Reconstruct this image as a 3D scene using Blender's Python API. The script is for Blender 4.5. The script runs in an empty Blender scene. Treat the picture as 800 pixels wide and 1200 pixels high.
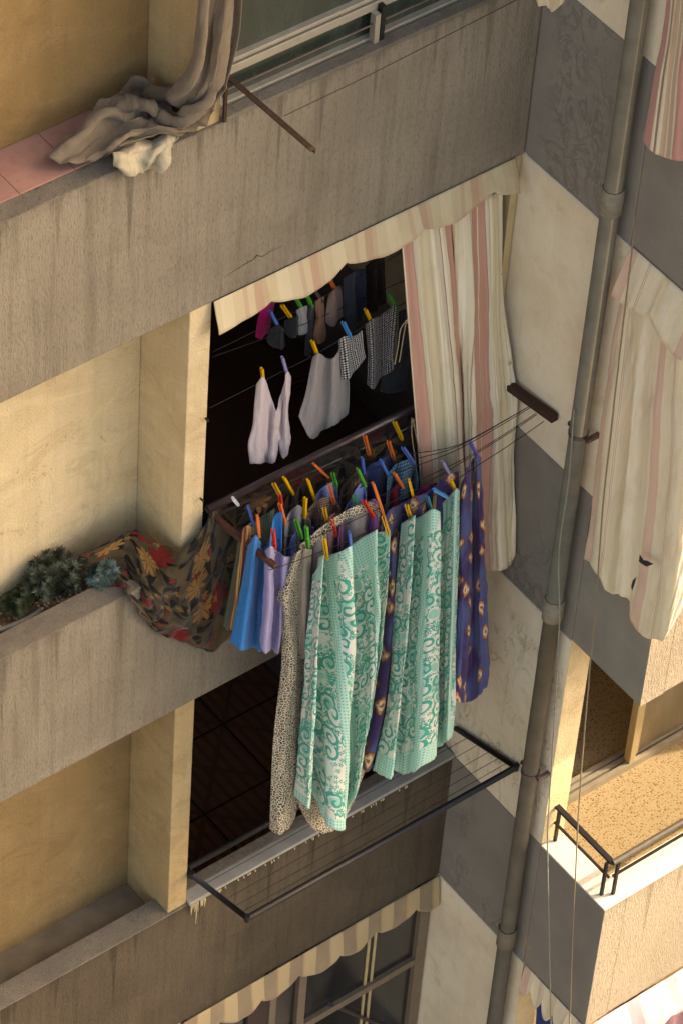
import bpy, math, random
import numpy as np
from mathutils import Vector, Matrix, noise as mn

random.seed(7)
S = bpy.context.scene
COL = S.collection
# ------------------------------------------------------------------ camera model (metres; facade plane y=0, side wall x=0)
CAM = np.array([-10.3619359, -10.8787058, 16.1780091]); FPX = 4551.6445
def _rot(rv):
    rv = np.array(rv, float); th = np.linalg.norm(rv); k = rv/th
    K = np.array([[0,-k[2],k[1]],[k[2],0,-k[0]],[-k[1],k[0],0]])
    return np.eye(3)+np.sin(th)*K+(1-np.cos(th))*K@K
RM = _rot([2.30149811, -.747110937, .368589713])
def U(px, py, val, ax=1):
    d = RM.T@np.array([(px-400)/FPX, (py-600)/FPX, 1.0]); t = (val-CAM[ax])/d[ax]
    return CAM+t*d
def V3(p): return Vector((float(p[0]), float(p[1]), float(p[2])))

cam = bpy.data.cameras.new('camera'); co = bpy.data.objects.new('camera', cam); COL.objects.link(co)
r, dn, fw = RM
co.matrix_world = Matrix(((r[0],-dn[0],-fw[0],CAM[0]),(r[1],-dn[1],-fw[1],CAM[1]),(r[2],-dn[2],-fw[2],CAM[2]),(0,0,0,1)))
cam.sensor_fit = 'VERTICAL'; cam.sensor_height = 36; cam.lens = FPX/1200*36; cam.clip_end = 2000; cam.clip_start = .5
S.camera = co

# ------------------------------------------------------------------ node helpers
class X:
    """a socket with arithmetic"""
    def __init__(s, nt, so): s.nt, s.so = nt, so
    def _m(s, op, *a, clamp=False):
        n = s.nt.nodes.new('ShaderNodeMath'); n.operation = op; n.use_clamp = clamp
        for i, v in enumerate((s,)+a):
            if isinstance(v, X): s.nt.links.new(v.so, n.inputs[i])
            else: n.inputs[i].default_value = v
        return X(s.nt, n.outputs[0])
    def __add__(s, o): return s._m('ADD', o)
    __radd__ = __add__
    def __sub__(s, o): return s._m('SUBTRACT', o)
    def __rsub__(s, o): return s._m('MULTIPLY', -1.0)._m('ADD', o)
    def __mul__(s, o): return s._m('MULTIPLY', o)
    __rmul__ = __mul__
    def __truediv__(s, o): return s._m('DIVIDE', o)
    def lt(s, o): return s._m('LESS_THAN', o)
    def gt(s, o): return s._m('GREATER_THAN', o)
    def abs(s): return s._m('ABSOLUTE')
    def frac(s): return s._m('FRACT')
    def sin(s): return s._m('SINE')
    def cos(s): return s._m('COSINE')
    def pw(s, o): return s._m('POWER', o)
    def mx(s, o): return s._m('MAXIMUM', o)
    def mi(s, o): return s._m('MINIMUM', o)
    def cl(s): return s._m('ADD', 0.0, clamp=True)
    def step(s, a, b):
        n = s.nt.nodes.new('ShaderNodeMapRange'); n.interpolation_type = 'SMOOTHSTEP'
        s.nt.links.new(s.so, n.inputs[0]); n.inputs[1].default_value = a; n.inputs[2].default_value = b
        return X(s.nt, n.outputs[0])
class T:
    """a material being built"""
    def __init__(s, name, rough=.85, spec=.25, metal=0):
        s.m = bpy.data.materials.new(name); s.m.use_nodes = True; s.nt = s.m.node_tree
        s.b = s.nt.nodes['Principled BSDF']; s.b.inputs['Roughness'].default_value = rough
        s.b.inputs['Specular IOR Level'].default_value = spec; s.b.inputs['Metallic'].default_value = metal
    def n(s, t): return s.nt.nodes.new(t)
    def l(s, a, b): s.nt.links.new(a.so if isinstance(a, X) else a, b)
    def pos(s): return X(s.nt, s.n('ShaderNodeNewGeometry').outputs['Position'])
    def uv(s): return X(s.nt, s.n('ShaderNodeUVMap').outputs[0])
    def sc(s, v, k, off=(0,0,0)):
        n = s.n('ShaderNodeVectorMath'); n.operation = 'MULTIPLY_ADD'; s.l(v, n.inputs[0]); n.inputs[1].default_value = k; n.inputs[2].default_value = off
        return X(s.nt, n.outputs[0])
    def sep(s, v):
        n = s.n('ShaderNodeSeparateXYZ'); s.l(v, n.inputs[0]); return [X(s.nt, o) for o in n.outputs]
    def comb(s, a, b, c=0.0):
        n = s.n('ShaderNodeCombineXYZ')
        for i, v in enumerate((a,b,c)):
            if isinstance(v, X): s.l(v, n.inputs[i])
            else: n.inputs[i].default_value = v
        return X(s.nt, n.outputs[0])
    def noise(s, v, scale=1, detail=4, rough=.55, dist=0, col=False):
        n = s.n('ShaderNodeTexNoise'); s.l(v, n.inputs['Vector']); n.inputs['Scale'].default_value = scale
        n.inputs['Detail'].default_value = detail; n.inputs['Roughness'].default_value = rough; n.inputs['Distortion'].default_value = dist
        return X(s.nt, n.outputs['Color' if col else 0])
    def vor(s, v, scale, feat='F1', rnd=1, metric='EUCLIDEAN', dim='2D'):
        n = s.n('ShaderNodeTexVoronoi'); n.voronoi_dimensions = dim; n.feature = feat
        if feat != 'DISTANCE_TO_EDGE': n.distance = metric
        s.l(v, n.inputs['Vector']); n.inputs['Scale'].default_value = scale; n.inputs['Randomness'].default_value = rnd
        return {o.name: X(s.nt, o) for o in n.outputs}
    def mix(s, f, a, b, mode='MIX'):
        n = s.n('ShaderNodeMix'); n.data_type = 'RGBA'; n.blend_type = mode; n.clamp_factor = True
        if isinstance(f, X): s.l(f, n.inputs[0])
        else: n.inputs[0].default_value = f
        for i, v in ((6,a),(7,b)):
            if isinstance(v, X): s.l(v, n.inputs[i])
            else: n.inputs[i].default_value = (*v, 1)
        return X(s.nt, n.outputs[2])
    def polar(s, v, scale, rnd=1):
        """cell-local polar coordinates of a 2D voronoi: radius in cells, angle, two random numbers"""
        d = s.vor(v, scale, 'F1', rnd)
        n = s.n('ShaderNodeVectorMath'); n.operation = 'SUBTRACT'; s.l(v, n.inputs[0]); s.l(d['Position'], n.inputs[1])
        x, y, _ = s.sep(X(s.nt, n.outputs[0])); ang = y._m('ARCTAN2', x)
        c = s.sep(d['Color'])
        return d['Distance'], ang, c[0], c[1], x*scale, y*scale
    def bump(s, h, dist=.003, strength=.6):
        n = s.n('ShaderNodeBump'); n.inputs['Strength'].default_value = strength; n.inputs['Distance'].default_value = dist
        s.l(h, n.inputs['Height']); s.l(n.outputs[0], s.b.inputs['Normal'])
    def col(s, c):
        if isinstance(c, X): s.l(c, s.b.inputs['Base Color'])
        else: s.b.inputs['Base Color'].default_value = (*c, 1)
        return s
    def done(s): return s.m
def lin(r, g, b): return tuple(((c/255+.055)/1.055)**2.4 if c > 10 else c/3294.6 for c in (r,g,b))

# ------------------------------------------------------------------ materials
M = {}
def stucco(name, c1, c2, dirt, comb=True, stain=.5, grain=1.0):
    t = T(name, .92, .12); p = t.pos()
    big = t.noise(p, 1.1, 5, .6).step(.33, .7)
    st = t.noise(t.sc(p, (9,9,.55)), 1, 5, .6).step(.48, .72)
    st2 = t.noise(t.sc(p, (30,30,1.6)), 1, 4, .6).step(.45, .75)
    fine = t.noise(p, 95, 3, .7)
    c = t.mix(big, c1, c2)
    x_, y_, z_ = t.sep(p); h_ = ((z_+30)/3).frac()*(3/1.157)
    ln = t.noise(t.comb(x_*7, y_*7), 1, 3, .7).step(.50, .80)*.9; wob = (t.noise(t.sc(p,(26,26,2)),1,3)-.5)*.25
    drip = (h_+ln+wob).step(.92, 1.12)*h_.lt(1.0)
    c = t.mix(drip*(.5 if comb else .0), c, tuple(v*.8 for v in dirt))
    pa_ = t.noise(t.sc(p,(1.3,1.3,1.6),(3,1,2)), 1, 2, .4, .6).step(.56, .58)
    c = t.mix(pa_*(.16 if comb else .10), c, tuple(min(1,v*1.25) for v in c1))
    c = t.mix(st*(stain*.45), c, dirt)
    if not comb:
        hn = t.noise(p, 1.7, 5, .6, .5); hc_ = (hn-.5).abs().lt(.0022)*t.noise(t.sc(p,(1,1,1),(5,2,8)), 1.3, 1).gt(.52)
        c = t.mix(hc_*.55, c, dirt)
        sc2 = t.noise(t.sc(p,(2.6,2.6,4.0)), 1, 6, .72, 1.2)
        c = t.mix(sc2.step(.50,.66)*.38, c, tuple(min(1,v*1.22) for v in c1)); c = t.mix(sc2.step(.47,.36)*.30, c, dirt)
        c = t.mix(drip*.22, c, dirt)
    c = t.mix(st2*(stain*.40), c, dirt)
    g = t.noise(t.sc(p, (105,105,26)) if comb else t.sc(p, (90,90,90)), 1, 4, .7)
    c = t.mix(g.step(.50, .68)*(.40*grain), c, tuple(v*.45 for v in dirt))
    c = t.mix(fine.step(.55, .75)*.25, c, tuple(min(1,v*1.35) for v in c1))
    t.col(c); t.bump(g*1.0+fine*.35+t.noise(p, 26, 3)*.5, .011, .9)
    return t.done()
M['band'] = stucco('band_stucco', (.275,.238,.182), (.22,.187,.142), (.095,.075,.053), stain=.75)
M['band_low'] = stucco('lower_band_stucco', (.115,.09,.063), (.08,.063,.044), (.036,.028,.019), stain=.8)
M['cap'] = stucco('band_cap_concrete', (.22,.19,.15), (.15,.13,.105), (.07,.062,.055), comb=False, stain=.5)
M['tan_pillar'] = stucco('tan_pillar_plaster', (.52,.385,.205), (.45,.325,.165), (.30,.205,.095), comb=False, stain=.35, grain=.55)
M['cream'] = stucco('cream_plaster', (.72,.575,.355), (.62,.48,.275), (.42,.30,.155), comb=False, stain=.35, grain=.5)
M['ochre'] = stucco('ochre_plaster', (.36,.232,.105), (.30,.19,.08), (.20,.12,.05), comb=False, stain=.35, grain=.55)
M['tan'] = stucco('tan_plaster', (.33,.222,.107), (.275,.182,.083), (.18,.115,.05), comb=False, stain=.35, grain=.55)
M['front'] = stucco('front_stucco', (.37,.315,.235), (.315,.265,.195), (.22,.18,.125), stain=.35)
def sideplaster():
    t = T('side_plaster', .9, .15); p = t.pos(); z = t.sep(p)[2]
    big = t.noise(p, 1.6, 6, .65).step(.38, .68)
    c = t.mix(big, (.76,.665,.51), (.66,.545,.38)); c = t.mix(t.noise(p, 4.5, 6, .7, .4).step(.56,.70)*.5, c, (.52,.39,.22))
    w = t.noise(t.sc(p,(1,1,.42)), 8, 6, .62, 1.0); vein = (w-.5).abs().step(.035, .0)*t.noise(p, 3, 3).step(.42,.62)
    low = z.step(.1, -.4)*z.step(-3.2,-1.6)*t.sep(p)[1].step(-.84,-.78)
    c = t.mix(vein*(low*.55+.0), c, (.23,.165,.095))
    st = t.noise(t.sc(p, (11,11,1.0)), 1, 6, .65, .6).step(.53,.75)
    c = t.mix(st*(low*.45+.18), c, (.42,.31,.18))
    f = t.noise(p, 70, 4, .7)
    c = t.mix(f.step(.55,.75)*.16, c, (.35,.27,.18))
    t.col(c); t.bump(f*.4+vein*-.1+t.noise(p, 12, 4)*.8, .006, .8); return t.done()
M['side'] = sideplaster()
def sidegrey():
    t = T('grey_render', .85, .2); p = t.pos(); y = t.sep(p)[1]
    big = t.noise(p, 1.8, 6, .6).step(.35, .7)
    c = t.mix(big, (.235,.212,.18), (.19,.172,.148))
    msk = t.noise(p, 1.5, 3).step(.43, .58)*y.step(-.72,-.55)*y.step(-.02,-.16)
    w = t.noise(t.sc(p,(1,1,.7)), 6.5, 6, .55, 1.4); worm = (w-.5).abs().step(.06, .004)
    c = t.mix(worm*msk*.36, c, (.075,.068,.062))
    pch = t.noise(p, 22, 4, .6, .5).step(.52,.60)
    c = t.mix(pch*msk*.2, c, (.33,.305,.27))
    rust = t.noise(p, 9, 4).step(.55,.66)*(y+.80).abs().step(.17,.05)*t.noise(t.sc(p,(.2,.2,1.6),(0,0,.3)),1,1).step(.55,.62)
    c = t.mix(rust*.8, c, (.33,.22,.10))
    f = t.noise(p, 80, 4, .7); c = t.mix(f.step(.5,.75)*.25, c, (.31,.285,.25))
    t.col(c); t.bump(f*.5+worm*msk*.25+t.noise(p,14,3)*.5, .006, .8); return t.done()
M['grey'] = sidegrey()
def plain(name, c, rough=.6, spec=.4, metal=0, var=.25, scale=20, bump=.0):
    t = T(name, rough, spec, metal); p = t.pos(); n = t.noise(p, scale, 4, .6)
    t.col(t.mix(n.step(.3,.75)*var, c, tuple(v*.45 for v in c)))
    if bump: t.bump(n, bump, .6)
    return t.done()
M['white_edge'] = plain('white_painted_ledge', (.62,.57,.48), .8, .2, 0, .2, 12, .002)
def pinktile():
    t = T('pink_tile', .8, .2); p = t.pos(); x, y, z = t.sep(p); n = t.noise(p, 5, 5, .65)
    c = t.mix(n.step(.35,.7), (.37,.20,.16), (.29,.15,.12)); c = t.mix(t.noise(p, 18, 5, .7).step(.55,.7)*.5, c, (.20,.13,.09))
    c = t.mix((x*3.3).frac().lt(.018), c, (.14,.085,.065)); t.col(c); return t.done()
M['pink'] = pinktile()
M['concrete'] = plain('trough_concrete', (.22,.175,.12), .95, .1, 0, .6, 5, .004)
M['marble'] = plain('grey_marble', (.33,.32,.29), .5, .4, 0, .4, 9)
M['alu'] = plain('aged_aluminium', (.40,.36,.29), .42, .5, .35, .3, 14)
M['frame_brown'] = plain('brown_aluminium', (.20,.155,.11), .45, .4, .2, .3, 14)
M['alu_gold'] = plain('beige_aluminium', (.55,.44,.25), .4, .5, .25, .25, 14)
M['black'] = plain('black_paint', (.012,.012,.015), .5, .3, 0, .3, 30)
M['rail'] = plain('worn_black_rail', (.07,.065,.06), .45, .4, .3, .6, 18)
M['wire'] = plain('dark_wire', (.012,.012,.013), .6, .3)
M['rust'] = plain('rusty_iron', (.062,.034,.022), .85, .25, .1, .8, 45, .002)
M['redbrown'] = plain('red_brown_paint', (.08,.03,.021), .6, .35, 0, .55, 30, .001)
M['darkwood'] = plain('dark_brown_wood', (.05,.022,.016), .7, .3, 0, .5, 30, .001)
M['steel'] = plain('dark_steel_pipe', (.16,.12,.125), .28, .6, .7, .55, 12)
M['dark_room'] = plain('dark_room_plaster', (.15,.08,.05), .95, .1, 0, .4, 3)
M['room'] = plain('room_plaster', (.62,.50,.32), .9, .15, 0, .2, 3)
M['rope'] = plain('beige_rope', (.27,.205,.13), .9, .1, 0, .4, 60)
M['cable'] = plain('pale_cable', (.26,.25,.20), .7, .2, 0, .4, 30)
M['pipe'] = plain('grey_green_pvc', (.175,.155,.112), .8, .15, 0, .4, 7)
M['pipe_low'] = plain('blue_grey_pvc', (.135,.12,.092), .8, .15, 0, .45, 7)
M['collar'] = plain('collar_plaster', (.25,.22,.165), .8, .2, 0, .5, 25, .002)
M['foam'] = plain('yellow_foam', (.50,.42,.23), .9, .1, 0, .2, 40)
M['stone'] = plain('gravel_stone', (.26,.20,.15), .9, .15, 0, .5, 40)
M['asphalt'] = plain('asphalt', (.16,.14,.115), .95, .1, 0, .4, 2)
M['hose'] = plain('grey_hose', (.13,.135,.13), .6, .3)
def tilefloor():
    t = T('dark_patterned_tile', .5, .35); p = t.pos(); x, y, z = t.sep(p)
    a = (x*1.9).frac(); b = (y*1.9).frac(); line = (a-.5).abs().mx((b-.5).abs())
    ring = ((a+b*.0)*7).frac().gt(.6); diag = (((a-.5).abs()-(b-.5).abs()).abs()).lt(.04)
    c = t.mix(ring, (.22,.10,.058), (.16,.07,.042)); c = t.mix(diag, c, (.14,.07,.04)); c = t.mix(line.gt(.485), c, (.02,.01,.008))
    t.col(c); return t.done()
M['tile'] = tilefloor()
def terrazzo():
    t = T('ochre_terrazzo', .6, .3); p = t.pos(); x, y, z = t.sep(p); q = t.comb(x, y)
    d = t.vor(q, 52, 'F1', 1); r_ = t.sep(d['Color'])[0]
    w = t.noise(q, 60, 3); e = d['Distance']+(w-.5)*.35
    chip = e.lt(r_*.44-.03)
    d2 = t.vor(q, 75, 'F1', 1); chip2 = (d2['Distance']).lt(t.sep(d2['Color'])[1]*.35)
    c = t.mix(t.noise(q, 4, 3), (.40,.32,.20), (.35,.275,.165))
    c = t.mix(chip2, c, (.30,.18,.065)); c = t.mix(chip, c, t.mix(t.sep(d['Color'])[2], (.17,.105,.05), (.29,.20,.10)))
    t.col(c); return t.done()
M['terrazzo'] = terrazzo()
def glass(name, c, rough=.06):
    t = T(name, rough, .7); p = t.pos()
    n = t.noise(t.sc(p,(6,6,1.2)), 1, 5, .6, .5)
    t.col(t.mix(n.step(.4,.75)*.7, c, tuple(v*2.2+.01 for v in c))); t.l(n*.25+rough, t.b.inputs['Roughness']); return t.done()
M['glass_green'] = glass('dusty_green_glass', (.018,.030,.022)); M['glass_dark'] = glass('dusty_dark_glass', (.012,.013,.014))
M['glass_tan'] = glass('dusty_reflection_glass', (.17,.135,.08), .3)  # tan base colour stands in for what the pane reflects
# --- fabrics: uv are metres along the cloth
def fabric(name, f=None, c=(.5,.5,.5), wr=1.0, trans=.0, rough=.9):
    t = T(name, rough, .12); uv = t.uv()
    cc = f(t, uv) if f else c
    n = t.noise(uv, 28, 4, .6)
    if not isinstance(cc, X): cc = t.mix(n.step(.35,.75)*.22, cc, tuple(v*.6 for v in cc))
    t.col(cc)
    t.bump(t.noise(t.sc(uv,(16,5,1)), 1, 5, .55, .6)*1.0+n*.18+t.noise(uv,260,1)*.06, .012*wr, .75)
    t.b.inputs['Sheen Weight'].default_value = .15
    if trans:
        tr = t.n('ShaderNodeBsdfTranslucent'); ms = t.n('ShaderNodeMixShader'); ms.inputs[0].default_value = trans
        out = t.nt.nodes['Material Output']
        if isinstance(cc, X): t.l(cc, tr.inputs[0])
        t.l(t.b.outputs[0], ms.inputs[1]); t.l(tr.outputs[0], ms.inputs[2]); t.l(ms.outputs[0], out.inputs[0])
    return t.done()
def stripes(base, spec, period, off=0.0, stain=.3):
    def f(t, uv):
        u, v, _ = t.sep(uv); q = ((u+off)/period).frac(); c = base
        for a, b, cc in spec: c = t.mix(q.gt(a)*q.lt(b), c, cc)
        n = t.noise(t.sc(uv,(5,2.2,1)), 1, 5, .65).step(.45,.75)
        c = t.mix(n*stain, c, (.42,.30,.16))
        return t.mix(t.noise(uv, 9, 5, .7).step(.60,.74)*.25*stain, c, (.22,.15,.09))
    return f
PK = (.50,.27,.20); CR = (.68,.585,.41); YL = (.62,.535,.36); GR = (.62,.545,.40); DK = (.36,.24,.20); WH = (.72,.645,.49)
sp = [(.0,.13,PK),(.13,.15,DK),(.15,.27,GR),(.27,.30,WH),(.30,.52,YL),(.52,.62,WH),(.62,.72,GR),(.72,.735,DK),(.735,.78,WH),(.83,.845,DK),(.845,.98,PK)]
M['curtain'] = fabric('striped_awning_cloth', stripes(CR, sp, .42, .0, .3), wr=.8)
M['curtain_r'] = fabric('bleached_striped_cloth', stripes((.70,.60,.43), [(.0,.12,(.60,.41,.31)),(.3,.31,(.50,.31,.23)),(.325,.332,(.50,.31,.23)),(.5,.62,(.67,.54,.36)),(.62,.75,(.70,.615,.46))], .5, .0, .4), wr=.8)
M['curtain_t'] = fabric('pink_striped_cloth', stripes((.55,.40,.28), [(.0,.36,(.52,.26,.22)),(.36,.44,WH),(.44,.5,(.3,.2,.15)),(.5,.56,WH),(.66,.72,WH),(.9,1,WH)], .33, .03, .2), wr=.5)
M['valance'] = fabric('sunbleached_valance', stripes((.50,.41,.26), [(.0,.14,(.44,.29,.19)),(.14,.22,(.47,.345,.22)),(.4,.62,(.55,.46,.30)),(.8,.88,(.46,.335,.225))], .34, .1, .55), wr=.5)
M['valance_low'] = fabric('brown_striped_valance', stripes((.42,.32,.175), [(.0,.5,(.25,.185,.115)),(.5,.56,(.38,.25,.14))], .2, .0, .45), wr=.5)
M['valance_w'] = fabric('white_grey_valance', stripes((.58,.54,.45), [(.0,.3,(.30,.26,.30)),(.3,.36,(.5,.42,.35))], .3, .0, .15), wr=.5)
M['canvas'] = fabric('taupe_canvas', lambda t, uv: t.mix(t.noise(uv, 6, 5, .65).step(.4,.7)*.55, (.185,.142,.097), (.12,.092,.064)), wr=1.3)
M['canvas_pale'] = fabric('pale_canvas', lambda t, uv: t.mix(t.noise(uv, 9, 5, .65).step(.4,.65)*.7, (.42,.37,.26), (.22,.18,.12)), wr=1.3)
def leopard(t, uv):
    w = t.noise(uv, 14, 2, col=True); n = t.n('ShaderNodeVectorMath'); n.operation='MULTIPLY_ADD'; t.l(w, n.inputs[0]); n.inputs[1].default_value=(.02,.02,0); t.l(uv, n.inputs[2]); q = X(t.nt, n.outputs[0])
    e = t.vor(q, 44, 'DISTANCE_TO_EDGE')['Distance']; d = t.vor(q, 44, 'F1')['Distance']
    c = t.mix(d.step(.20,.34), (.27,.21,.15), (.022,.021,.024)); return t.mix(e.lt(.115), c, (.60,.53,.38))
M['leopard'] = fabric('leopard_print', leopard)
def damask(t, uv):
    u, v, _ = t.sep(uv)
    w = t.noise(uv, 5, 2, col=True); n = t.n('ShaderNodeVectorMath'); n.operation='MULTIPLY_ADD'; t.l(w, n.inputs[0]); n.inputs[1].default_value=(.05,.05,0); t.l(uv, n.inputs[2]); q = X(t.nt, n.outputs[0])
    r_, a, k1, k2, x, y = t.polar(q, 7, .75)
    spir = ((a*.15915+r_*2.6+k1).frac()-.5).abs().lt(.19)*r_.lt(.55)*r_.gt(.06)
    r2, a2, k3, k4, _, _ = t.polar(uv, 24, .8)
    pet = r2.lt(((a2*2.5+k3*6).cos().abs())*.30+.10)*r2.gt(.10)
    leaf = ((t.noise(q, 22, 2)-.5).abs()).lt(.045)
    band = (t.noise(t.sc(uv,(1.2,5.5,1)), 1, 2)).gt(.60)
    medal = r_.gt(.38)
    pat = (spir*k1.gt(.3)).mx(pet*medal).mx(leaf*medal*k2.gt(.4))
    TE = (.03,.35,.275); LT = (.27,.55,.47); WT = (.66,.69,.62)
    c = t.mix(band, WT, (.35,.62,.53))
    c = t.mix(r_.lt(.3)*k2.gt(.62), c, LT)
    c = t.mix(pat, c, TE)
    d = t.comb((u*42).frac()-.5, (v*42).frac()-.5); dx, dy, _ = t.sep(d); dot = (dx*dx+dy*dy).lt(.07)
    bord = ((u/.42).frac().lt(.17)).mx(v.gt(2.04)).mx(v.lt(.22)*(t.noise(t.sc(uv,(3,1,1)),1,1).gt(.44)))
    cb = t.mix(dot, (.42,.66,.57), (.13,.47,.40)); return t.mix(bord, c, cb)
M['teal'] = fabric('teal_damask_print', damask, wr=.6, trans=.12)
def medallion(base, base2):
    def f(t, uv):
        n = t.noise(uv, 2.2, 2).step(.42,.56); c = t.mix(n, base, base2)
        r_, a, k1, k2, x, y = t.polar(uv, 4.0, .8)
        m = x.abs()+y.abs()*.8+(t.noise(uv,40,2)-.5)*.14
        c = t.mix(m.lt(.27), c, (.16,.05,.03)); c = t.mix(m.lt(.22)*k1.gt(.2), c, (.50,.20,.09)); c = t.mix(m.lt(.15), c, (.70,.52,.33)); c = t.mix(m.lt(.06), c, (.33,.10,.06))
        return c
    return f
M['purple'] = fabric('purple_medallion_print', medallion((.045,.022,.105),(.07,.085,.235)), wr=.7)
def floral(t, uv):
    c = t.mix(t.noise(uv, 7, 4).step(.4,.65), (.070,.048,.022), (.034,.025,.013))
    r1, a1, k1, k2, _, _ = t.polar(t.sc(uv,(1,1,1),(.31,.17,0)), 4.4, .9)
    fan = ((a1*4.5+k1*6).cos()).gt(.25)*r1.lt(.60)*r1.gt(.04)*k2.lt(.75)
    c = t.mix(fan, c, (.006,.005,.004))
    r2, a2, k3, k4, _, _ = t.polar(uv, 4.3, .85)
    R = ((a2*4+k3*6).cos().abs())*.17+.23
    fl = r2.lt(R)*k4.gt(.36)
    fc = t.mix(k3.gt(.62), (.15,.010,.009), (.23,.12,.036))
    ray = ((a2*8).cos().gt(.75)*r2.gt(.06)).mx(r2.gt(R-.03))
    fc = t.mix(ray*.65, fc, (.05,.015,.008))
    c = t.mix(fl, c, fc)
    r3, a3, k5, k6, _, _ = t.polar(t.sc(uv,(1,1,1),(.7,.9,0)), 13, .9)
    return t.mix(r3.lt(((a3*2.5).cos().abs())*.25+.1)*k5.gt(.66), c, t.mix(k6.gt(.6), (.12,.015,.01), (.17,.09,.03)))
M['floral'] = fabric('dark_floral_print', floral, wr=.9)
def checks(a, b, sc_):
    def f(t, uv):
        d = t.vor(uv, sc_, 'F1', .15); return t.mix(d['Distance'].lt(.36), b, a)
    return f
M['dotted'] = fabric('black_white_dotted', checks((.50,.48,.46),(.012,.011,.012), 58))
M['dotted_dark'] = fabric('dark_dotted', checks((.32,.29,.28),(.010,.009,.010), 58))
M['browndot'] = fabric('dark_brown_print', checks((.28,.16,.10),(.022,.012,.012), 60))
M['navyprint'] = fabric('navy_turquoise_print', checks((.05,.22,.28),(.02,.03,.09), 40))
M['multistripe'] = fabric('yellow_red_striped', stripes((.40,.25,.07), [(0,.2,(.22,.02,.02)),(.3,.42,(.02,.03,.03)),(.55,.7,(.5,.36,.12)),(.8,.9,(.05,.09,.05))], .05, 0, .05))
M['greenstripe'] = fabric('grey_green_striped', stripes((.085,.105,.07), [(0,.35,(.05,.065,.045))], .02, 0, .05))
M['grey_trim'] = fabric('grey_voile', c=(.30,.28,.27), wr=.7)
for k, c in dict(blue=(.005,.155,.43), lavender=(.26,.235,.42), periwinkle=(.10,.15,.42), slip=(.36,.31,.255), greycloth=(.17,.165,.19),
        lightblue=(.16,.26,.58), paleblue=(.20,.27,.52), olive=(.10,.062,.022), navy=(.022,.042,.135), orchid=(.30,.09,.30), crimson=(.20,.008,.03), raspberry=(.21,.010,.065),
        mauve=(.24,.12,.15), brown=(.045,.024,.016), pinkwhite=(.62,.52,.53), warmgrey=(.30,.27,.255), blackcloth=(.012,.013,.016), sockgrey=(.30,.29,.28),
        sockbrown=(.28,.145,.08), taupe=(.24,.155,.13), nightblue=(.03,.034,.055), magenta=(.50,.012,.15), darkgrey=(.03,.031,.036), rag=(.62,.52,.36)).items():
    M[k] = fabric(k+'_cotton', c=c)
for k, c in dict(yellow=(.75,.40,.01), orange=(.72,.16,.035), red=(.60,.045,.02), green=(.05,.36,.035), blue=(.06,.14,.48), skyblue=(.04,.27,.62), lilac=(.26,.25,.45), teal=(.05,.20,.30), purple=(.12,.09,.42), white=(.65,.68,.72), umber=(.09,.06,.055), darkgreen=(.02,.16,.03)).items():
    M['peg_'+k] = plain(k+'_plastic', c, .45, .4, 0, .25, 25)
def leafmat(name, a, b):
    t = T(name, .7, .2); p = t.pos(); t.col(t.mix(t.noise(p, 22, 3).step(.35,.65), a, b)); return t.done()
M['leaf'] = leafmat('blue_green_leaf', (.040,.050,.032), (.095,.115,.08)); M['leaf_blue'] = leafmat('silver_blue_leaf', (.06,.095,.08), (.135,.19,.165)); M['leaf_dark'] = leafmat('dark_leaf', (.035,.05,.026), (.055,.07,.035))
M['stem'] = plain('stem_bark', (.10,.07,.04), .9, .1)
def soil():
    t = T('planter_soil', .98, .05); p = t.pos(); n = t.noise(p, 30, 5, .7)
    d = t.vor(p, 40, 'F1', 1, dim='3D'); c = t.mix(n, (.05,.035,.022), (.14,.10,.065)); c = t.mix(t.sep(d['Color'])[0].gt(.7)*d['Distance'].lt(.4), c, (.30,.22,.15))
    t.col(c); t.bump(n+(1-d['Distance'])*.6, .02, .9); return t.done()
M['soil'] = soil()

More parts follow.
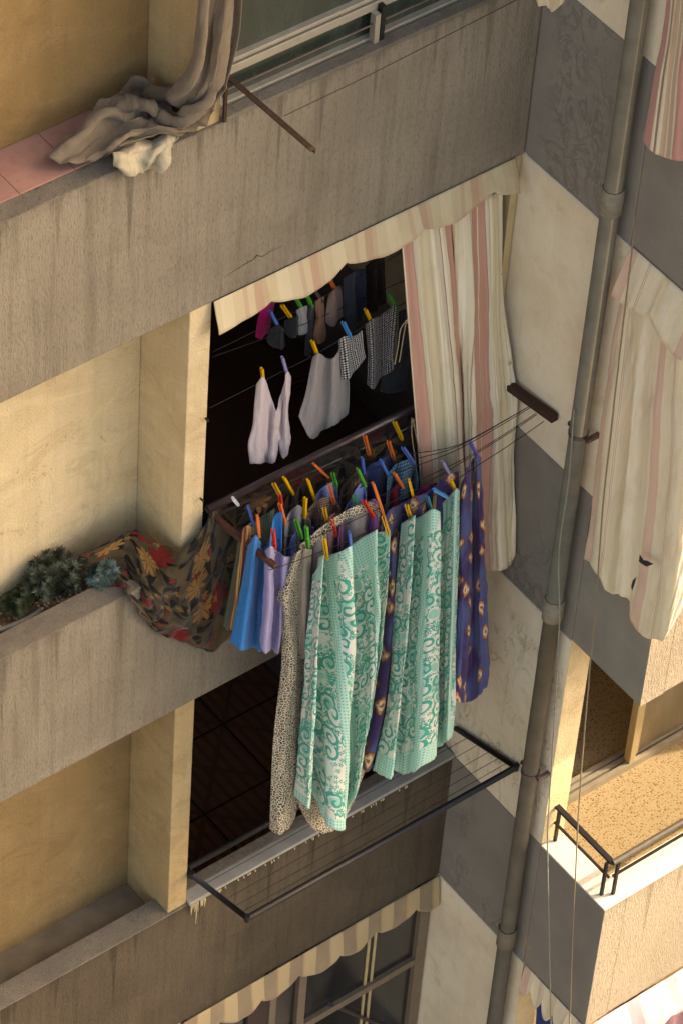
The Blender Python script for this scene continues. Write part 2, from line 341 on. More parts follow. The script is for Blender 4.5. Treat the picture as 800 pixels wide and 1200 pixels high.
# ------------------------------------------------------------------ object helpers
def tag(o, label, cat, group=None, kind=None):
    if label: o['label'] = label
    if cat: o['category'] = cat
    if group: o['group'] = group
    if kind: o['kind'] = kind
    return o
def thing(name, label, cat, loc, group=None):
    o = bpy.data.objects.new(name, None); COL.objects.link(o); o.location = V3(loc); o.empty_display_size = .1
    return tag(o, label, cat, group)
def wloc(o):
    v = Vector((0,0,0))
    while o: v = v+o.location; o = o.parent
    return v
class MB:
    def __init__(s): s.v, s.f, s.uv, s.sm = [], [], {}, True
    def add(s, vs, fs, uvs=None):
        b = len(s.v); s.v += [tuple(map(float,v)) for v in vs]; s.f += [tuple(i+b for i in f) for f in fs]
        if uvs is not None:
            for i, w in enumerate(uvs): s.uv[b+i] = w
        return s
    def box(s, x0,x1,y0,y1,z0,z1):
        vs = [(x,y,z) for z in (z0,z1) for y in (y0,y1) for x in (x0,x1)]
        return s.add(vs, [(0,2,3,1),(4,5,7,6),(0,1,5,4),(2,6,7,3),(0,4,6,2),(1,3,7,5)])
    def tube(s, pts, r, n=8, cap=True):
        pts = [V3(p) for p in pts]; rs = r if isinstance(r,(list,tuple)) else [r]*len(pts); vs = []; up = None
        for i, p in enumerate(pts):
            d = (pts[min(i+1,len(pts)-1)]-pts[max(i-1,0)]).normalized()
            if up is None: up = Vector((0,0,1)) if abs(d.z) < .9 else Vector((0,1,0))
            a = d.cross(up).normalized(); b = a.cross(d).normalized(); up = b
            for k in range(n):
                t = 2*math.pi*k/n; vs.append(p+(a*math.cos(t)+b*math.sin(t))*rs[i])
        fs = [(i*n+k, i*n+(k+1)%n, (i+1)*n+(k+1)%n, (i+1)*n+k) for i in range(len(pts)-1) for k in range(n)]
        if cap: fs += [tuple(range(n)), tuple(range(len(vs)-1, len(vs)-1-n, -1))]
        return s.add(vs, fs)
    def bar(s, p, q, w, h, upv=(0,0,1)):
        p, q = V3(p), V3(q); d = (q-p).normalized(); a = d.cross(Vector(upv)).normalized(); b = a.cross(d)
        vs = [e+a*(i*w/2)+b*(j*h/2) for e in (p,q) for i,j in ((-1,-1),(1,-1),(1,1),(-1,1))]
        return s.add(vs, [(0,1,2,3),(7,6,5,4),(0,4,5,1),(1,5,6,2),(2,6,7,3),(3,7,4,0)])
    def build(s, name, mat, parent=None, bevel=0, smooth=False, solid=0, subd=0):
        if parent is not None: o0 = wloc(parent)
        else:
            a = np.array(s.v); o0 = Vector(((a[:,0].min()+a[:,0].max())/2, (a[:,1].min()+a[:,1].max())/2, a[:,2].min()))
        me = bpy.data.meshes.new(name); me.from_pydata([(v[0]-o0.x, v[1]-o0.y, v[2]-o0.z) for v in s.v], [], s.f)
        if s.uv:
            l = me.uv_layers.new(name='UVMap')
            for lp in me.loops: l.data[lp.index].uv = s.uv.get(lp.vertex_index, (0,0))
        if smooth:
            for p in me.polygons: p.use_smooth = True
        me.validate(); o = bpy.data.objects.new(name, me); COL.objects.link(o); me.materials.append(mat)
        if parent is not None: o.parent = parent
        else: o.location = o0
        if solid:
            md = o.modifiers.new('thickness','SOLIDIFY'); md.thickness = solid; md.offset = 0
        if bevel:
            md = o.modifiers.new('edges','BEVEL'); md.width = bevel; md.segments = 2; md.limit_method = 'ANGLE'
        if subd:
            md = o.modifiers.new('smooth','SUBSURF'); md.levels = subd; md.render_levels = subd
        return o
def cr(P, t):
    """Catmull-Rom through rows of P at parameter t in 0..len-1"""
    n = len(P); i = min(int(t), n-2); f = t-i
    p0 = P[max(i-1,0)] if i > 0 else 2*P[0]-P[1]; p1 = P[i]; p2 = P[i+1]; p3 = P[i+2] if i+2 < n else 2*P[n-1]-P[n-2]
    return .5*((2*p1)+(-p0+p2)*f+(2*p0-5*p1+4*p2-p3)*f*f+(-p0+3*p1-3*p2+p3)*f**3)
def resample(P, n):
    P = np.array(P, float)
    d = np.r_[0, np.cumsum(np.linalg.norm(np.diff(P,axis=0),axis=1))]; out = []
    for k in range(n):
        s_ = d[-1]*k/(n-1); i = min(np.searchsorted(d, s_, 'right')-1, len(P)-2); out.append(cr(P, i+(s_-d[i])/(d[i+1]-d[i]+1e-12)))
    return np.array(out)
def grid(cols, ax=1, y0=0.0):
    """cols: list of (depth, [(px,py[,val[,axis]])...]); depth is a number or one per point -> list of 3D polylines"""
    C = []
    for dep, pts in cols:
        if ax == 1 and y0 < 0: dep = [q*1.7 for q in dep] if isinstance(dep,(list,tuple)) else dep*1.7
        L = []
        for i, p in enumerate(pts):
            a = p[3] if len(p) > 3 else ax
            v = p[2] if len(p) > 2 else y0+(dep[i] if isinstance(dep,(list,tuple)) else dep)
            L.append(U(p[0], p[1], v, a))
        C.append(L)
    return C
def sheet(cols, nu=60, nv=60, wr=.006, fu=9, fv=2.2, seed=0, ease=True, uvoff=(0,0), edge=.0, crump=0.0, ridge=.35, pleat=0.0, skew=0.0):
    """smooth cloth through 3D columns; wr = wrinkle depth in metres"""
    R = [resample(c, nv) for c in cols]; G = np.zeros((nv, nu, 3))
    for j in range(nv):
        row = np.array([c[j] for c in R]); G[j] = resample(row, nu) if len(row) > 2 else np.array([row[0]+(row[1]-row[0])*k/(nu-1) for k in range(nu)])
    du = np.linalg.norm(np.diff(G,axis=1),axis=2).mean(0); dv = np.linalg.norm(np.diff(G,axis=0),axis=2).mean(1)
    u = np.r_[0,np.cumsum(du)]; v = np.r_[0,np.cumsum(dv)]
    gu = np.gradient(G,axis=1); gv = np.gradient(G,axis=0); N = np.cross(gu,gv); N /= np.linalg.norm(N,axis=2,keepdims=True)+1e-9
    for j in range(nv):
        k = min(1.0, .25+j/(nv*.35)) if ease else 1.0
        for i in range(nu):
            w = mn.noise((u[i]*fu+seed*7.3, v[j]*fv*.6, seed*1.7))*1.0+mn.noise((u[i]*fu*2.3+9, v[j]*fv*1.3, seed*2.9+4))*.45+mn.noise((u[i]*26, v[j]*20, seed+.5))*.12
            if ridge:
                a_ = mn.noise((u[i]*fu*1.1+seed*3.1+v[j]*skew, v[j]*fv*1.2, seed+.3)); b_ = mn.noise((u[i]*fu*2.6+v[j]*4.0, v[j]*fv*2.6+seed, 7.7))
                w += ridge*((1-3.2*abs(a_))*1.1+(1-3.2*abs(b_))*.5)
            G[j,i] += N[j,i]*(w*wr*k)
            if crump:
                tr_ = lambda q: abs((q % 1.0)*2-1)*2-1
                tt_ = v[j]/v[-1]; f_ = min(1, max(0, (tt_-.34)*4))*(1-.55*max(0, (tt_-.72)/.28))
                G[j,i] += N[j,i]*.020*tr_(u[i]*7.5+mn.noise((v[j]*1.6,u[i]*2,seed))*.9)*(1-.6*f_)
                G[j,i] += N[j,i]*.030*f_*tr_((u[i]*.8+v[j])*3.2+mn.noise((u[i]*3.5,v[j]*2.5,seed+3))*1.3)
                d_ = mn.voronoi((u[i]*6+seed+.35*mn.noise((u[i]*9,v[j]*9,1)), v[j]*5.0, seed*.7))[0]; e_ = mn.voronoi((u[i]*15, v[j]*13, seed*.7))[0]
                G[j,i] += N[j,i]*(crump*f_*((d_[1]-d_[0])*1.1+(e_[1]-e_[0])*.35-.35))
            if pleat: G[j,i] += N[j,i]*(pleat*(.35+.65*k)*(mn.noise((u[i]*19+seed, v[j]*.55, 3.3+seed))+.5*mn.noise((u[i]*41, v[j]*.8, seed))))
            if edge and j == nv-1: G[j,i,2] += mn.noise((u[i]*14, seed, 0))*edge
    m = MB(); vs = G.reshape(-1,3); uvs = [(u[i]+uvoff[0], v[j]+uvoff[1]) for j in range(nv) for i in range(nu)]
    fs = [(j*nu+i, j*nu+i+1, (j+1)*nu+i+1, (j+1)*nu+i) for j in range(nv-1) for i in range(nu-1)]
    m.add(vs, fs, uvs); m.G = G; return m
def cloth(name, label, cat, cols, mat, ax=1, y0=0, group=None, parent=None, solid=.004, **k):
    o = sheet(grid(cols, ax, y0), **k).build(name, mat, parent, smooth=True, solid=solid)
    return tag(o, label, cat, group) if parent is None else o

# ------------------------------------------------------------------ the setting
g = MB(); g.add([(-700,-700,-13.85),(700,-700,-13.85),(700,700,-13.85),(-700,700,-13.85)], [(0,1,2,3)])
tag(g.build('ground', M['asphalt']), None, None, None, 'structure')

# ------------------------------------------------------------------ the apartment building
HB = 1.157; XL = -7.0; XR = 5.0
B = thing('apartment_building', 'weathered beige and grey concrete apartment building with banded parapets filling the frame', 'building', (0,0,-13.84))
def P(m, name, mat, parent=B, **k): return m.build(name, mat, parent, **k)
KS = range(-5, 4)
for k in KS:
    z = 3.0*k; low = k <= -1
    # parapet band of the left facade
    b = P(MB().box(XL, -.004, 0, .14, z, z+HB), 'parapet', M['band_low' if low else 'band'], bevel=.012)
    # slab behind it and what fills the ledge in the left bay
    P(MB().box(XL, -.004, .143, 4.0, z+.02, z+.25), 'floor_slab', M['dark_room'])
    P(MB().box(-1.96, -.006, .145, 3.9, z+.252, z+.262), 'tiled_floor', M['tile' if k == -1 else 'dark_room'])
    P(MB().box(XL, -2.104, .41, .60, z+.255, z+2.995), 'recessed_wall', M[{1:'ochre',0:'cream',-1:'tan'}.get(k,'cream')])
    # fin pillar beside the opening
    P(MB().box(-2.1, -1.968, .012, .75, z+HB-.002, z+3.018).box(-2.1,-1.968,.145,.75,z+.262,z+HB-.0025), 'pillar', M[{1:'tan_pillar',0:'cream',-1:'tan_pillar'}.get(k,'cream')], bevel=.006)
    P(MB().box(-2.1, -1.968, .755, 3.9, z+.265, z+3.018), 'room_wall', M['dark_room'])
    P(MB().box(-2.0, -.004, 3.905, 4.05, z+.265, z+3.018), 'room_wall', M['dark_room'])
    # right block: side wall, its grey band, the corner parapet
    P(MB().box(.004, .17, -.83, 4.05, z+HB+.001, z+2.999), 'side_wall', M['side'], bevel=.004)
    P(MB().box(.0045, .169, -.8335, -.8305, z+HB+.015, z+2.998), 'opening_reveal', M['cream'])
    P(MB().box(.0, .17, -.83, 4.05, z, z+HB), 'side_band', M['grey'], bevel=.006)
    P(MB().box(.001, .17, -1.42, -.8305, z+.001, z+HB), 'corner_parapet', M['grey'], bevel=.008)
    P(MB().box(.1705, XR, -1.419, -1.25, z+.001, z+HB), 'front_parapet', M['front'], bevel=.008)
    P(MB().box(.0025, .17, -1.4225, -1.4195, z+.003, z+HB-.002), 'front_parapet_return', M['front'])
    P(MB().box(-.003, XR, -1.424, -1.24, z+HB+.0005, z+HB+.014).box(-.003,.176,-1.2395,-.835,z+HB+.0005,z+HB+.014), 'parapet_cap', M['white_edge'], bevel=.004)
    P(MB().box(.171, XR, -1.249, 4.05, z+.02, z+.25), 'floor_slab', M['room'])
    P(MB().box(.171, XR, -1.249, 4.05, z+.2505, z+.258), 'terrazzo_floor', M['terrazzo'])
    P(MB().box(.171, XR, 2.6, 2.75, z+.26, z+3.018), 'room_wall', M['room'])
P(MB().box(.171, XR, -1.249, 4.05, 12.2, 12.4).box(XL, 0, 0, 4.05, 12.2, 12.4), 'roof', M['cap'])
P(MB().box(XR+.001, XR+.2, -1.42, 4.05, -13.84, 12.4), 'end_wall', M['front'])
P(MB().box(XL, XR, 4.06, 4.2, -13.84, 12.4), 'back_wall', M['front'])
P(MB().box(XL-.2, XL-.001, 0, 4.05, -13.84, 12.4), 'end_wall', M['front'])
# pale paint line under the grey bands of the side wall
for k in (0,1,-1): P(MB().box(-.004, .0035, -.83, -.01, 3*k-.012, 3*k-.001), 'paint_line', M['white_edge'])
# crack in the stucco of the upper parapet
P(MB().tube([U(x,y,-.0005) for x,y in ((263,325),(275,317),(288,309),(297,304),(301,299),(307,301),(318,294),(332,288))], [.0005,.0014,.0018,.0022,.003,.002,.0014,.0005], 5), 'crack', M['blackcloth'])
# ledge of the left bay: pink tiles (upper), soil (middle), bare trough (lower)
P(MB().box(XL,-2.104,.105,.409,3.0+.26,4.157+.012), 'pink_ledge', M['pink'], bevel=.004)
P(MB().box(XL,-1.0,-.004,.104,4.1575,4.166), 'ledge_edge', M['cap'], bevel=.003)
P(MB().box(XL,-2.104,.142,.409,.26,1.05), 'planter_base', M['concrete'])
P(MB().box(XL,-2.104,.142,.409,-2.74,-1.975), 'trough_floor', M['concrete'])
for z, t_ in ((1.157,'cap'),(-1.843,'cap')): P(MB().box(XL,-1.97,-.004,.143,z+.0005,z+.010), 'parapet_top', M[t_], bevel=.003)
# windows of the left facade
def window(x0,x1,y,z0,z1,bars,posts,mat_g,mat_f):
    w = MB().box(x0,x1,y+.014,y+.02,z0,z1).build('window', M[mat_g], B)
    f = MB()
    for a,b in bars: f.box(x0,x1,y-.02,y+.03,a,b)
    for a,b in posts: f.box(a,b,y-.024,y+.034,z0,z1)
    f.build('window_frame', M[mat_f], w, bevel=.003); return w
UY = .09
zt = lambda px,py,y: float(U(px,py,y)[2]); xt = lambda px,py,y: float(U(px,py,y)[0])
zb = zt(285,76,UY)
w = window(-1.966,-.01,UY,4.162,5.98,[(4.163,4.20),(zb-.005,zb+.045),(zb+.062,zb+.085),(5.9,5.98)],[(-1.966,-1.92),(-.06,-.01)],'glass_green','alu')
MB().box(-1.05,-1.02,.03,.07,4.167,zb).build('mullion', M['alu'], w); MB().box(-1.01,-.985,.035,.075,4.167,zb+.03).build('mullion', M['black'], w)
MB().tube([(-1.9,.05,4.30),(-.02,.05,4.30)],.006).build('bar', M['steel'], w)
P(MB().box(-1.966,-.005,-.01,.06,4.1665,4.19), 'window_sill', M['cap'], bevel=.004)
WY = .06
xr = xt(492,1120,WY)
w = window(-1.95,-.004,WY,-4.83,-3.0,[(-4.83,-4.78),(-3.93,-3.87)],[(-1.95,-1.9),(-.085,-.01),(xt(352,1160,WY)-.03,xt(352,1160,WY)+.03),(xt(318,1180,WY)-.03,xt(318,1180,WY)+.02)],'glass_dark','frame_brown')
MB().box(-1.42,-1.25,WY-.01,WY+.012,-4.8,-3.3).build('inner_curtain', M['brown'], w)
for a in (-.48,-.43): MB().box(a,a+.02,WY+.004,WY+.012,-4.8,-3.2).build('glazing_strip', M['alu_gold'], w)
MB().bar((-.75,WY+.004,-3.85),(-.25,WY+.004,-4.5),.02,.035,(0,1,0)).build('reflected_bar', M['steel'], w)
# sill of the lower opening with dried foam
sl = P(MB().box(-1.965,-.006,-.018,.075,-1.8425,-1.812), 'opening_sill', M['marble'], bevel=.006)
P(MB().box(-1.965,-.006,.0755,.139,-1.8425,-1.806), 'opening_sill', M['cap'])
for i in range(60):
    x = -1.95+random.random()*1.6 if i > 14 else -1.96+random.random()*.13
    y_ = -.0185; h = random.uniform(.01,.03) if i > 14 else random.uniform(.03,.10)
    if i == 0: h = .2
    MB().tube([(x,y_,-1.838),(x+random.uniform(-.004,.004),y_-.004,-1.838-h*.5),(x,y_-.003,-1.838-h)], [.005,.004,.0015], 5).build('foam_drip', M['foam'], sl)
# sliding window wall of the right block (behind the corner balcony), both visible floors
for k in (-1,):
    z = 3*k+.258; y = -.15
    w = MB().box(1.47,XR,y+.03,y+.036,z+.06,z+2.7).build('sliding_window', M['glass_tan'], B)
    f = MB().box(.18,XR,y-.03,y+.0,z,z+.055).box(.18,XR,y+.02,y+.05,z,z+.05).box(.18,XR,y+.06,y+.09,z,z+.06)
    f.build('window_track', M['alu'], w)
    MB().box(1.36,1.41,y-.025,y+.03,z+.0555,z+2.72).box(1.415,1.465,y+.012,y+.062,z+.0605,z+2.72).build('window_frame', M['alu_gold'], w, bevel=.004)
    MB().box(.18,XR,y-.02,y+.08,z+2.7,z+2.76).build('window_frame', M['alu_gold'], w)
for k in (0,1,2,3): P(MB().box(.11,.13,-1.249,-.83,3*k+HB+.015,3*k+3.0), 'sun_blocking_panel', M['room'])  # added panels that stop sun passing through the corner openings onto the left facade
for k in (0,1,2,-2,-3,-4,-5): P(MB().box(.18,XR,-.15,-.1,3*k+.26,3*k+3.015), 'window_wall', M['room'])

# ------------------------------------------------------------------ drainpipe
D = thing('drainpipe', 'long grey green plastic drainpipe running down the side wall with repaired collars', 'pipe', (-.075,-.74,-13.84))
PX, PYY = -.078, -.735
pp = lambda z: (PX, PYY, z)
zc = [float(U(x,y,PX,0)[2]) for x,y in ((735,250),(652,716),(594,1097))]
MB().tube([pp(zc[1]+.02),pp(12.2)],.050,20).build('upper_pipe', M['pipe'], D, smooth=True)
MB().tube([pp(-13.8),pp(zc[2]),pp(zc[1]+.0)],.049,20).build('lower_pipe', M['pipe_low'], D, smooth=True)
for i, z in enumerate(zc): MB().tube([pp(z-.085),pp(z-.08),pp(z+.07),pp(z+.08)],[.054,.060,.060,.054],20).build('collar', M['collar' if i < 2 else 'pipe'], D, smooth=True)
for x,y in ((683,512),(625,908)):
    z = float(U(x,y,PX,0)[2]); c = MB().tube([pp(z-.012),pp(z+.012)],.0555,20); c.box(PX-.005,.002,PYY-.085,PYY-.06,z-.012,z+.012).box(PX-.005,.002,PYY+.06,PYY+.085,z-.012,z+.012); c.build('pipe_clamp', M['steel'], D)
# ropes and cables on the side wall
def rope(name, label, cat, pts, r_, mat, x=-.02):
    Q = resample([U(px,py,x,0) for px,py in pts], 60)
    for i, q in enumerate(Q): Q[i] = q+np.array([0, .004*mn.noise((q[2]*5,1,r_*900)), 0])
    return tag(MB().tube(Q, r_, 6).build(name, M[mat], smooth=True), label, cat)
rope('beige_rope', 'thin beige rope hanging past the ragged striped curtain and the corner balcony', 'rope', [(744,250),(738,310),(727,400),(716,500),(706,590),(699,690),(692,770),(684,860),(678,940),(674,1020),(671,1080),(667,1200)], .0045, 'rope', -.10)
rope('hanging_cable', 'pale thin cable looping beside the drainpipe over its middle collar', 'cable', [(672,480),(666,560),(657,625),(654,660),(655,720),(652,790),(648,860),(643,940),(641,1000),(643,1100),(645,1200)], .0045, 'cable', -.145)

# ------------------------------------------------------------------ corner balcony railing
R_ = thing('balcony_railing', 'low black metal railing on the sunlit corner parapet above terrazzo floor', 'railing', (.08,-1.34,-1.829))
zr = -1.53
MB().bar((.085,-.83,zr),(.085,-1.345,zr),.035,.02).build('side_rail', M['black'], R_, bevel=.003)
MB().tube([(.085,-1.345,zr),(XR,-1.345,zr)],.018,12).build('front_rail', M['rail'], R_, smooth=True)
MB().bar((.085,-.83,-1.68),(.085,-1.335,-1.68),.014,.014).bar((.11,-1.338,-1.68),(XR,-1.338,-1.68),.014,.014).build('lower_rail', M['black'], R_)
for x,y in ((.055,-1.325),(.115,-1.36),(.085,-.86)): MB().box(x-.009,x+.009,y-.009,y+.009,-1.829,zr).build('post', M['black'], R_)
for x in (1.3,2.5,3.7): MB().box(x-.009,x+.009,-1.35,-1.332,-1.829,zr).build('post', M['black'], R_)

# ------------------------------------------------------------------ valances
def valance(name, label, x0, x1, y, z, drop, amp, period, mat, ph=0, ax='x', n=220, yoff=.02, mi=0):
    m = MB(); vs=[]; uvs=[]; L = abs(x1-x0)
    rows = 10
    for j in range(rows):
        for i in range(n):
            t = i/(n-1); s_ = t*L; v = j/(rows-1)
            sc_ = drop-amp*(1-abs(math.sin(math.pi*(s_/period+ph)))**.7)+.015*mn.noise((s_*5,3,z))
            zz = z-v*sc_; off = -yoff*v-.012*v*math.sin(s_*9+z)-.012*v*mn.noise((s_*11,v*2,z*3))
            vs.append((x0+(x1-x0)*t, y+off, zz) if ax=='x' else (y+off, x0+(x1-x0)*t, zz)); uvs.append((s_, v*sc_))
    m.add(vs, [(j*n+i,j*n+i+1,(j+1)*n+i+1,(j+1)*n+i) for j in range(rows-1) for i in range(n-1)], uvs)
    return tag(m.build(name, M[mat], smooth=True, solid=.004), label, 'valance')
valance('scalloped_valance', 'cream and pink striped scalloped valance above the opening full of laundry', -1.975, -.075, -.010, 3.014, .19, .075, .47, 'valance', .32, yoff=.055)
valance('scalloped_valance', 'dirty tan and brown striped valance at the bottom over dark windows', -1.97, -.012, -.014, -2.992, .27, .09, .30, 'valance_low', .1)
valance('scalloped_valance', 'sunlit white and grey striped valance below the front parapet, bottom right', .02, 3.2, -1.435, -2.99, .26, .10, .8, 'valance_w', .3, yoff=.14)
valance('scalloped_valance', 'scalloped cream valance on top of the ragged bleached curtain at right', -.845, -1.46, -.008, 3.014, .30, .09, .42, 'curtain_r', .35, ax='y', yoff=.09)
valance('torn_valance', 'torn ragged cream valance strip under the corner parapet beside the drainpipe', -.86, -1.40, -.006, -2.988, .26, .13, .11, 'curtain_r', .2, ax='y', yoff=.03)

# ------------------------------------------------------------------ curtains
c = [(0,[(468,282,.03),(476,360,-.06),(483,450,-.12),(490,540,-.17),(496,640,-.2),(500,720,-.22)]),
     (0,[(478,276,.02),(487,360,-.09),(496,450,-.15),(503,540,-.2),(508,640,-.23),(512,715,-.25)]),
     (0,[(490,270,.03),(499,360,-.06),(508,450,-.12),(514,540,-.17),(520,640,-.2),(524,706,-.22)]),
     (0,[(502,266,.02),(512,360,-.09),(520,450,-.15),(526,540,-.2),(531,640,-.23),(535,700,-.25)]),
     (0,[(514,262,.03),(525,360,-.07),(533,450,-.13),(538,540,-.18),(542,640,-.21),(545,692,-.23)]),
     (0,[(526,256,.04),(535,360,-.03),(541,450,-.08),(545,540,-.12),(548,640,-.15),(550,690,-.17)])]
cu = thing('striped_curtain', 'cream curtain with pink stripes drawn to the right side of the laundry opening', 'curtain', U(540,400,-.1))
up_ = lambda c_: [(d_, [(q_[0][0]+1, q_[0][1]-13)+tuple(q_[0][2:])]+q_[1:]) for d_, q_ in c_]
c = up_(c)
cloth('left_panel', None, None, c, M['curtain'], parent=cu, nu=90, nv=70, wr=.018, pleat=.022, fu=6, fv=.6, seed=1, uvoff=(-.01,0))
c = [(0,[(527,256,.04),(534,360,-.01),(545,450,-.06),(546,540,-.10),(548,640,-.13),(550,690,-.15)]),
     (0,[(531,255,.02),(539,360,-.07),(544,450,-.13),(547,540,-.18),(549,620,-.20),(552,676,-.22)]),
     (0,[(545,250,.02),(552,360,-.10),(556,450,-.17),(558,540,-.22),(560,620,-.25),(562,672,-.27)]),
     (0,[(558,246,.03),(562,360,-.06),(568,450,-.13),(570,540,-.19),(572,620,-.22),(574,669,-.25)]),
     (0,[(570,242,.02),(574,360,-.09),(582,450,-.17),(584,540,-.24),(586,620,-.28),(588,667,-.31)]),
     (0,[(580,238,.03),(582,360,-.06),(592,450,-.14),(593,540,-.22),(596,620,-.27),(598,660,-.30)]),
     (0,[(588,233,.03),(590,330,-.06,0),(601,430,-.03,0),(606,470,-.02,0),(601,540,-.02,0),(604,610,-.02,0),(604,650,-.02,0)])]
c = up_(c)
cloth('right_panel', None, None, c, M['curtain'], parent=cu, nu=110, nv=70, wr=.018, pleat=.022, fu=6, fv=.6, seed=2, uvoff=(.12,0))
e = MB()
for x,y in ((588,320),(596,425),(475,376),(483,492)):
    p = U(x,y,-.13 if x<500 else -.14); tt = np.linspace(0,2*math.pi,14); e.tube([p+np.array([.009*math.cos(a),-.006,.009*math.sin(a)]) for a in tt], .003, 5)
e.build('eyelet', M['alu'], cu)
for pts in ([(475,377),(469,385),(466,405),(462,427)],[(475,378),(472,395),(468,420),(467,424)],[(482,490),(482,510),(486,540),(487,558)],[(483,490),(488,515),(493,540),(494,562)]): MB().tube(resample([U(x,y,-.14-.06*(y>430)) for x,y in pts],14), .0035, 6).build('tie_string', M['rope'], cu, smooth=True)
# olive side strip between the curtain and the side wall
tag(MB().bar((-.03,.05,1.18),(-.03,.05,2.985),.045,.06,(0,1,0)).build('curtain_post', M['alu_gold'], bevel=.004), 'narrow beige upright post behind the right edge of the striped curtain', 'post')
cx = -.06
c = [(0,[(728,345),(717,400),(706,480),(696,560),(689,620),(683,655)]),
     (-.025,[(735,340),(725,400),(716,480),(707,560),(702,620),(697,668)]),
     (.0,[(744,336),(735,400),(727,480),(719,560),(714,620),(711,692)]),
     (-.025,[(755,335),(747,400),(740,480),(734,560),(730,620),(727,698)]),
     (-.005,[(766,338),(757,400),(750,480),(744,560),(740,620),(736,702)]),
     (-.03,[(777,345),(770,420),(764,500),(757,580),(750,660),(738,728)]),
     (-.03,[(789,350),(784,430),(778,510),(772,590),(764,670),(752,745)]),
     (-.035,[(801,355),(797,440),(792,520),(786,600),(778,680),(766,750)]),
     (-.02,[(812,355),(810,440),(806,520),(800,600),(792,680),(780,746)]),
     (.06,[(826,345),(824,430),(820,510),(814,590),(806,660),(799,705)])]
c = [([.052, .03+d_*.5, d_, d_, d_, d_], q_) for d_, q_ in c]
rc = thing('ragged_curtain', 'sun bleached ragged curtain with faint pink stripes and a dark tear, at right', 'curtain', U(740,550,-.06,0))
cloth('curtain_cloth', None, None, c, M['curtain_r'], ax=0, y0=cx, parent=rc, nu=130, nv=90, wr=.016, pleat=.004, fu=4, fv=.9, seed=3, edge=.02)
def blob(pts, x):
    tear = MB()
    q = [U(a,b,x,0) for a,b in pts]; cpt = sum(q)/len(q); n_ = len(q); tear.add(q+[cpt], [(i,(i+1)%n_,n_) for i in range(n_)]); tear.build('tear', M['blackcloth'], rc, solid=.003)
blob([(749,650),(752,656),(757,657),(765,661),(757,664),(752,661),(748,658)], -.150)
blob([(741,680),(745,676),(743,684),(740,692),(739,687)], -.150)
c = [(0,[(783,-20),(775,40),(765,90),(757,135),(752,165)]),
     (-.04,[(790,-20),(783,40),(774,90),(767,140),(762,178)]),
     (.0,[(798,-20),(791,40),(783,90),(778,140),(774,184)]),
     (-.05,[(808,-20),(803,40),(797,90),(793,140),(790,188)]),
     (.0,[(820,-20),(816,40),(812,90),(809,140),(806,189)]),(-.03,[(834,-20),(830,40),(828,90),(826,140),(824,188)])]
cloth('hanging_curtain', 'pink and white striped curtain hanging in the top right corner', 'curtain', c, M['curtain_t'], ax=0, y0=-.05, nu=60, nv=50, wr=.008, fu=5, fv=.7, seed=4)
# draped canvas at the upper left
Z0 = 4.19
c = [(0,[(238,-60,-.10),(230,30,-.06),(214,88,.0),(190,103,Z0+.12,2),(165,92,Z0+.16,2),(128,118,Z0+.11,2),(52,180,Z0+.02,2)]),
     (0,[(250,-60,-.13),(240,40,-.10),(222,98,-.06),(196,114,Z0+.14,2),(163,110,Z0+.05,2),(124,136,Z0+.15,2),(60,188,Z0+.03,2)]),
     (0,[(259,-60,-.09),(249,45,-.05),(232,108,-.03),(202,132,Z0+.03,2),(170,124,Z0+.15,2),(136,150,Z0+.04,2),(78,192,Z0+.03,2)]),
     (0,[(268,-60,-.14),(260,50,-.12),(243,112,-.08),(210,138,Z0+.13,2),(176,138,Z0+.04,2),(148,160,Z0+.10,2),(100,190,Z0+.03,2)]),
     (0,[(276,-60,-.10),(270,50,-.07),(250,116,-.05),(222,146,Z0+.06,2),(190,148,Z0+.10,2),(160,164,Z0+.05,2),(125,180,Z0+.02,2)]),
     (0,[(288,-60,-.12),(279,55,-.10),(258,118,-.08),(236,150,-.03),(205,156,-.02),(175,163,-.0),(140,172,.02)])]
dc = thing('draped_canvas', 'taupe canvas curtain hanging and crumpled over the pink tiled ledge', 'curtain', U(180,150,Z0,2))
cloth('canvas_cloth', None, None, c, M['canvas'], parent=dc, nu=130, nv=170, wr=.012, fu=7, fv=1.7, seed=5, ridge=.2, skew=.6, pleat=.008, crump=.045)
c = [(0,[(134,174,Z0+.01,2),(132,182,-.015),(133,192,-.02),(140,200,-.02)]),
     (0,[(150,168,Z0+.01,2),(150,180,-.035),(150,193,-.045),(152,204,-.04)]),
     (0,[(165,163,Z0+.02,2),(168,176,-.01),(168,190,-.02),(168,201,-.02)]),
     (0,[(188,160,Z0+.02,2),(188,174,-.04),(187,187,-.05),(185,198,-.04)]),
     (0,[(211,157,Z0+.02,2),(208,166,-.02),(200,180,-.025),(192,196,-.02)])]
cloth('pale_hem', None, None, c, M['canvas_pale'], parent=dc, nu=60, nv=50, wr=.008, fu=6, fv=3, seed=6, ridge=.4, crump=.025)
# rusty bar at the upper window
ir = thing('angle_iron', 'rusty iron bar sticking out from the upper window corner', 'bracket', U(270,92,0))
pa, pb = U(269,91,.0), U(367,176,4.40,2)
MB().bar(pa,pb,.028,.006).bar(np.array(pa)+[.013,0,-.012],np.array(pb)+[.013,0,-.012],.005,.03).build('bar', M['rust'], ir)
MB().box(-1.966,-1.95,-.016,-.002,4.17,4.52).build('upright', M['rust'], ir)
MB().tube(resample([U(333,136,-.35),U(440,84,-.33),U(620,-8,-.30)],20),.0022,5).build('wire', M['wire'], ir)
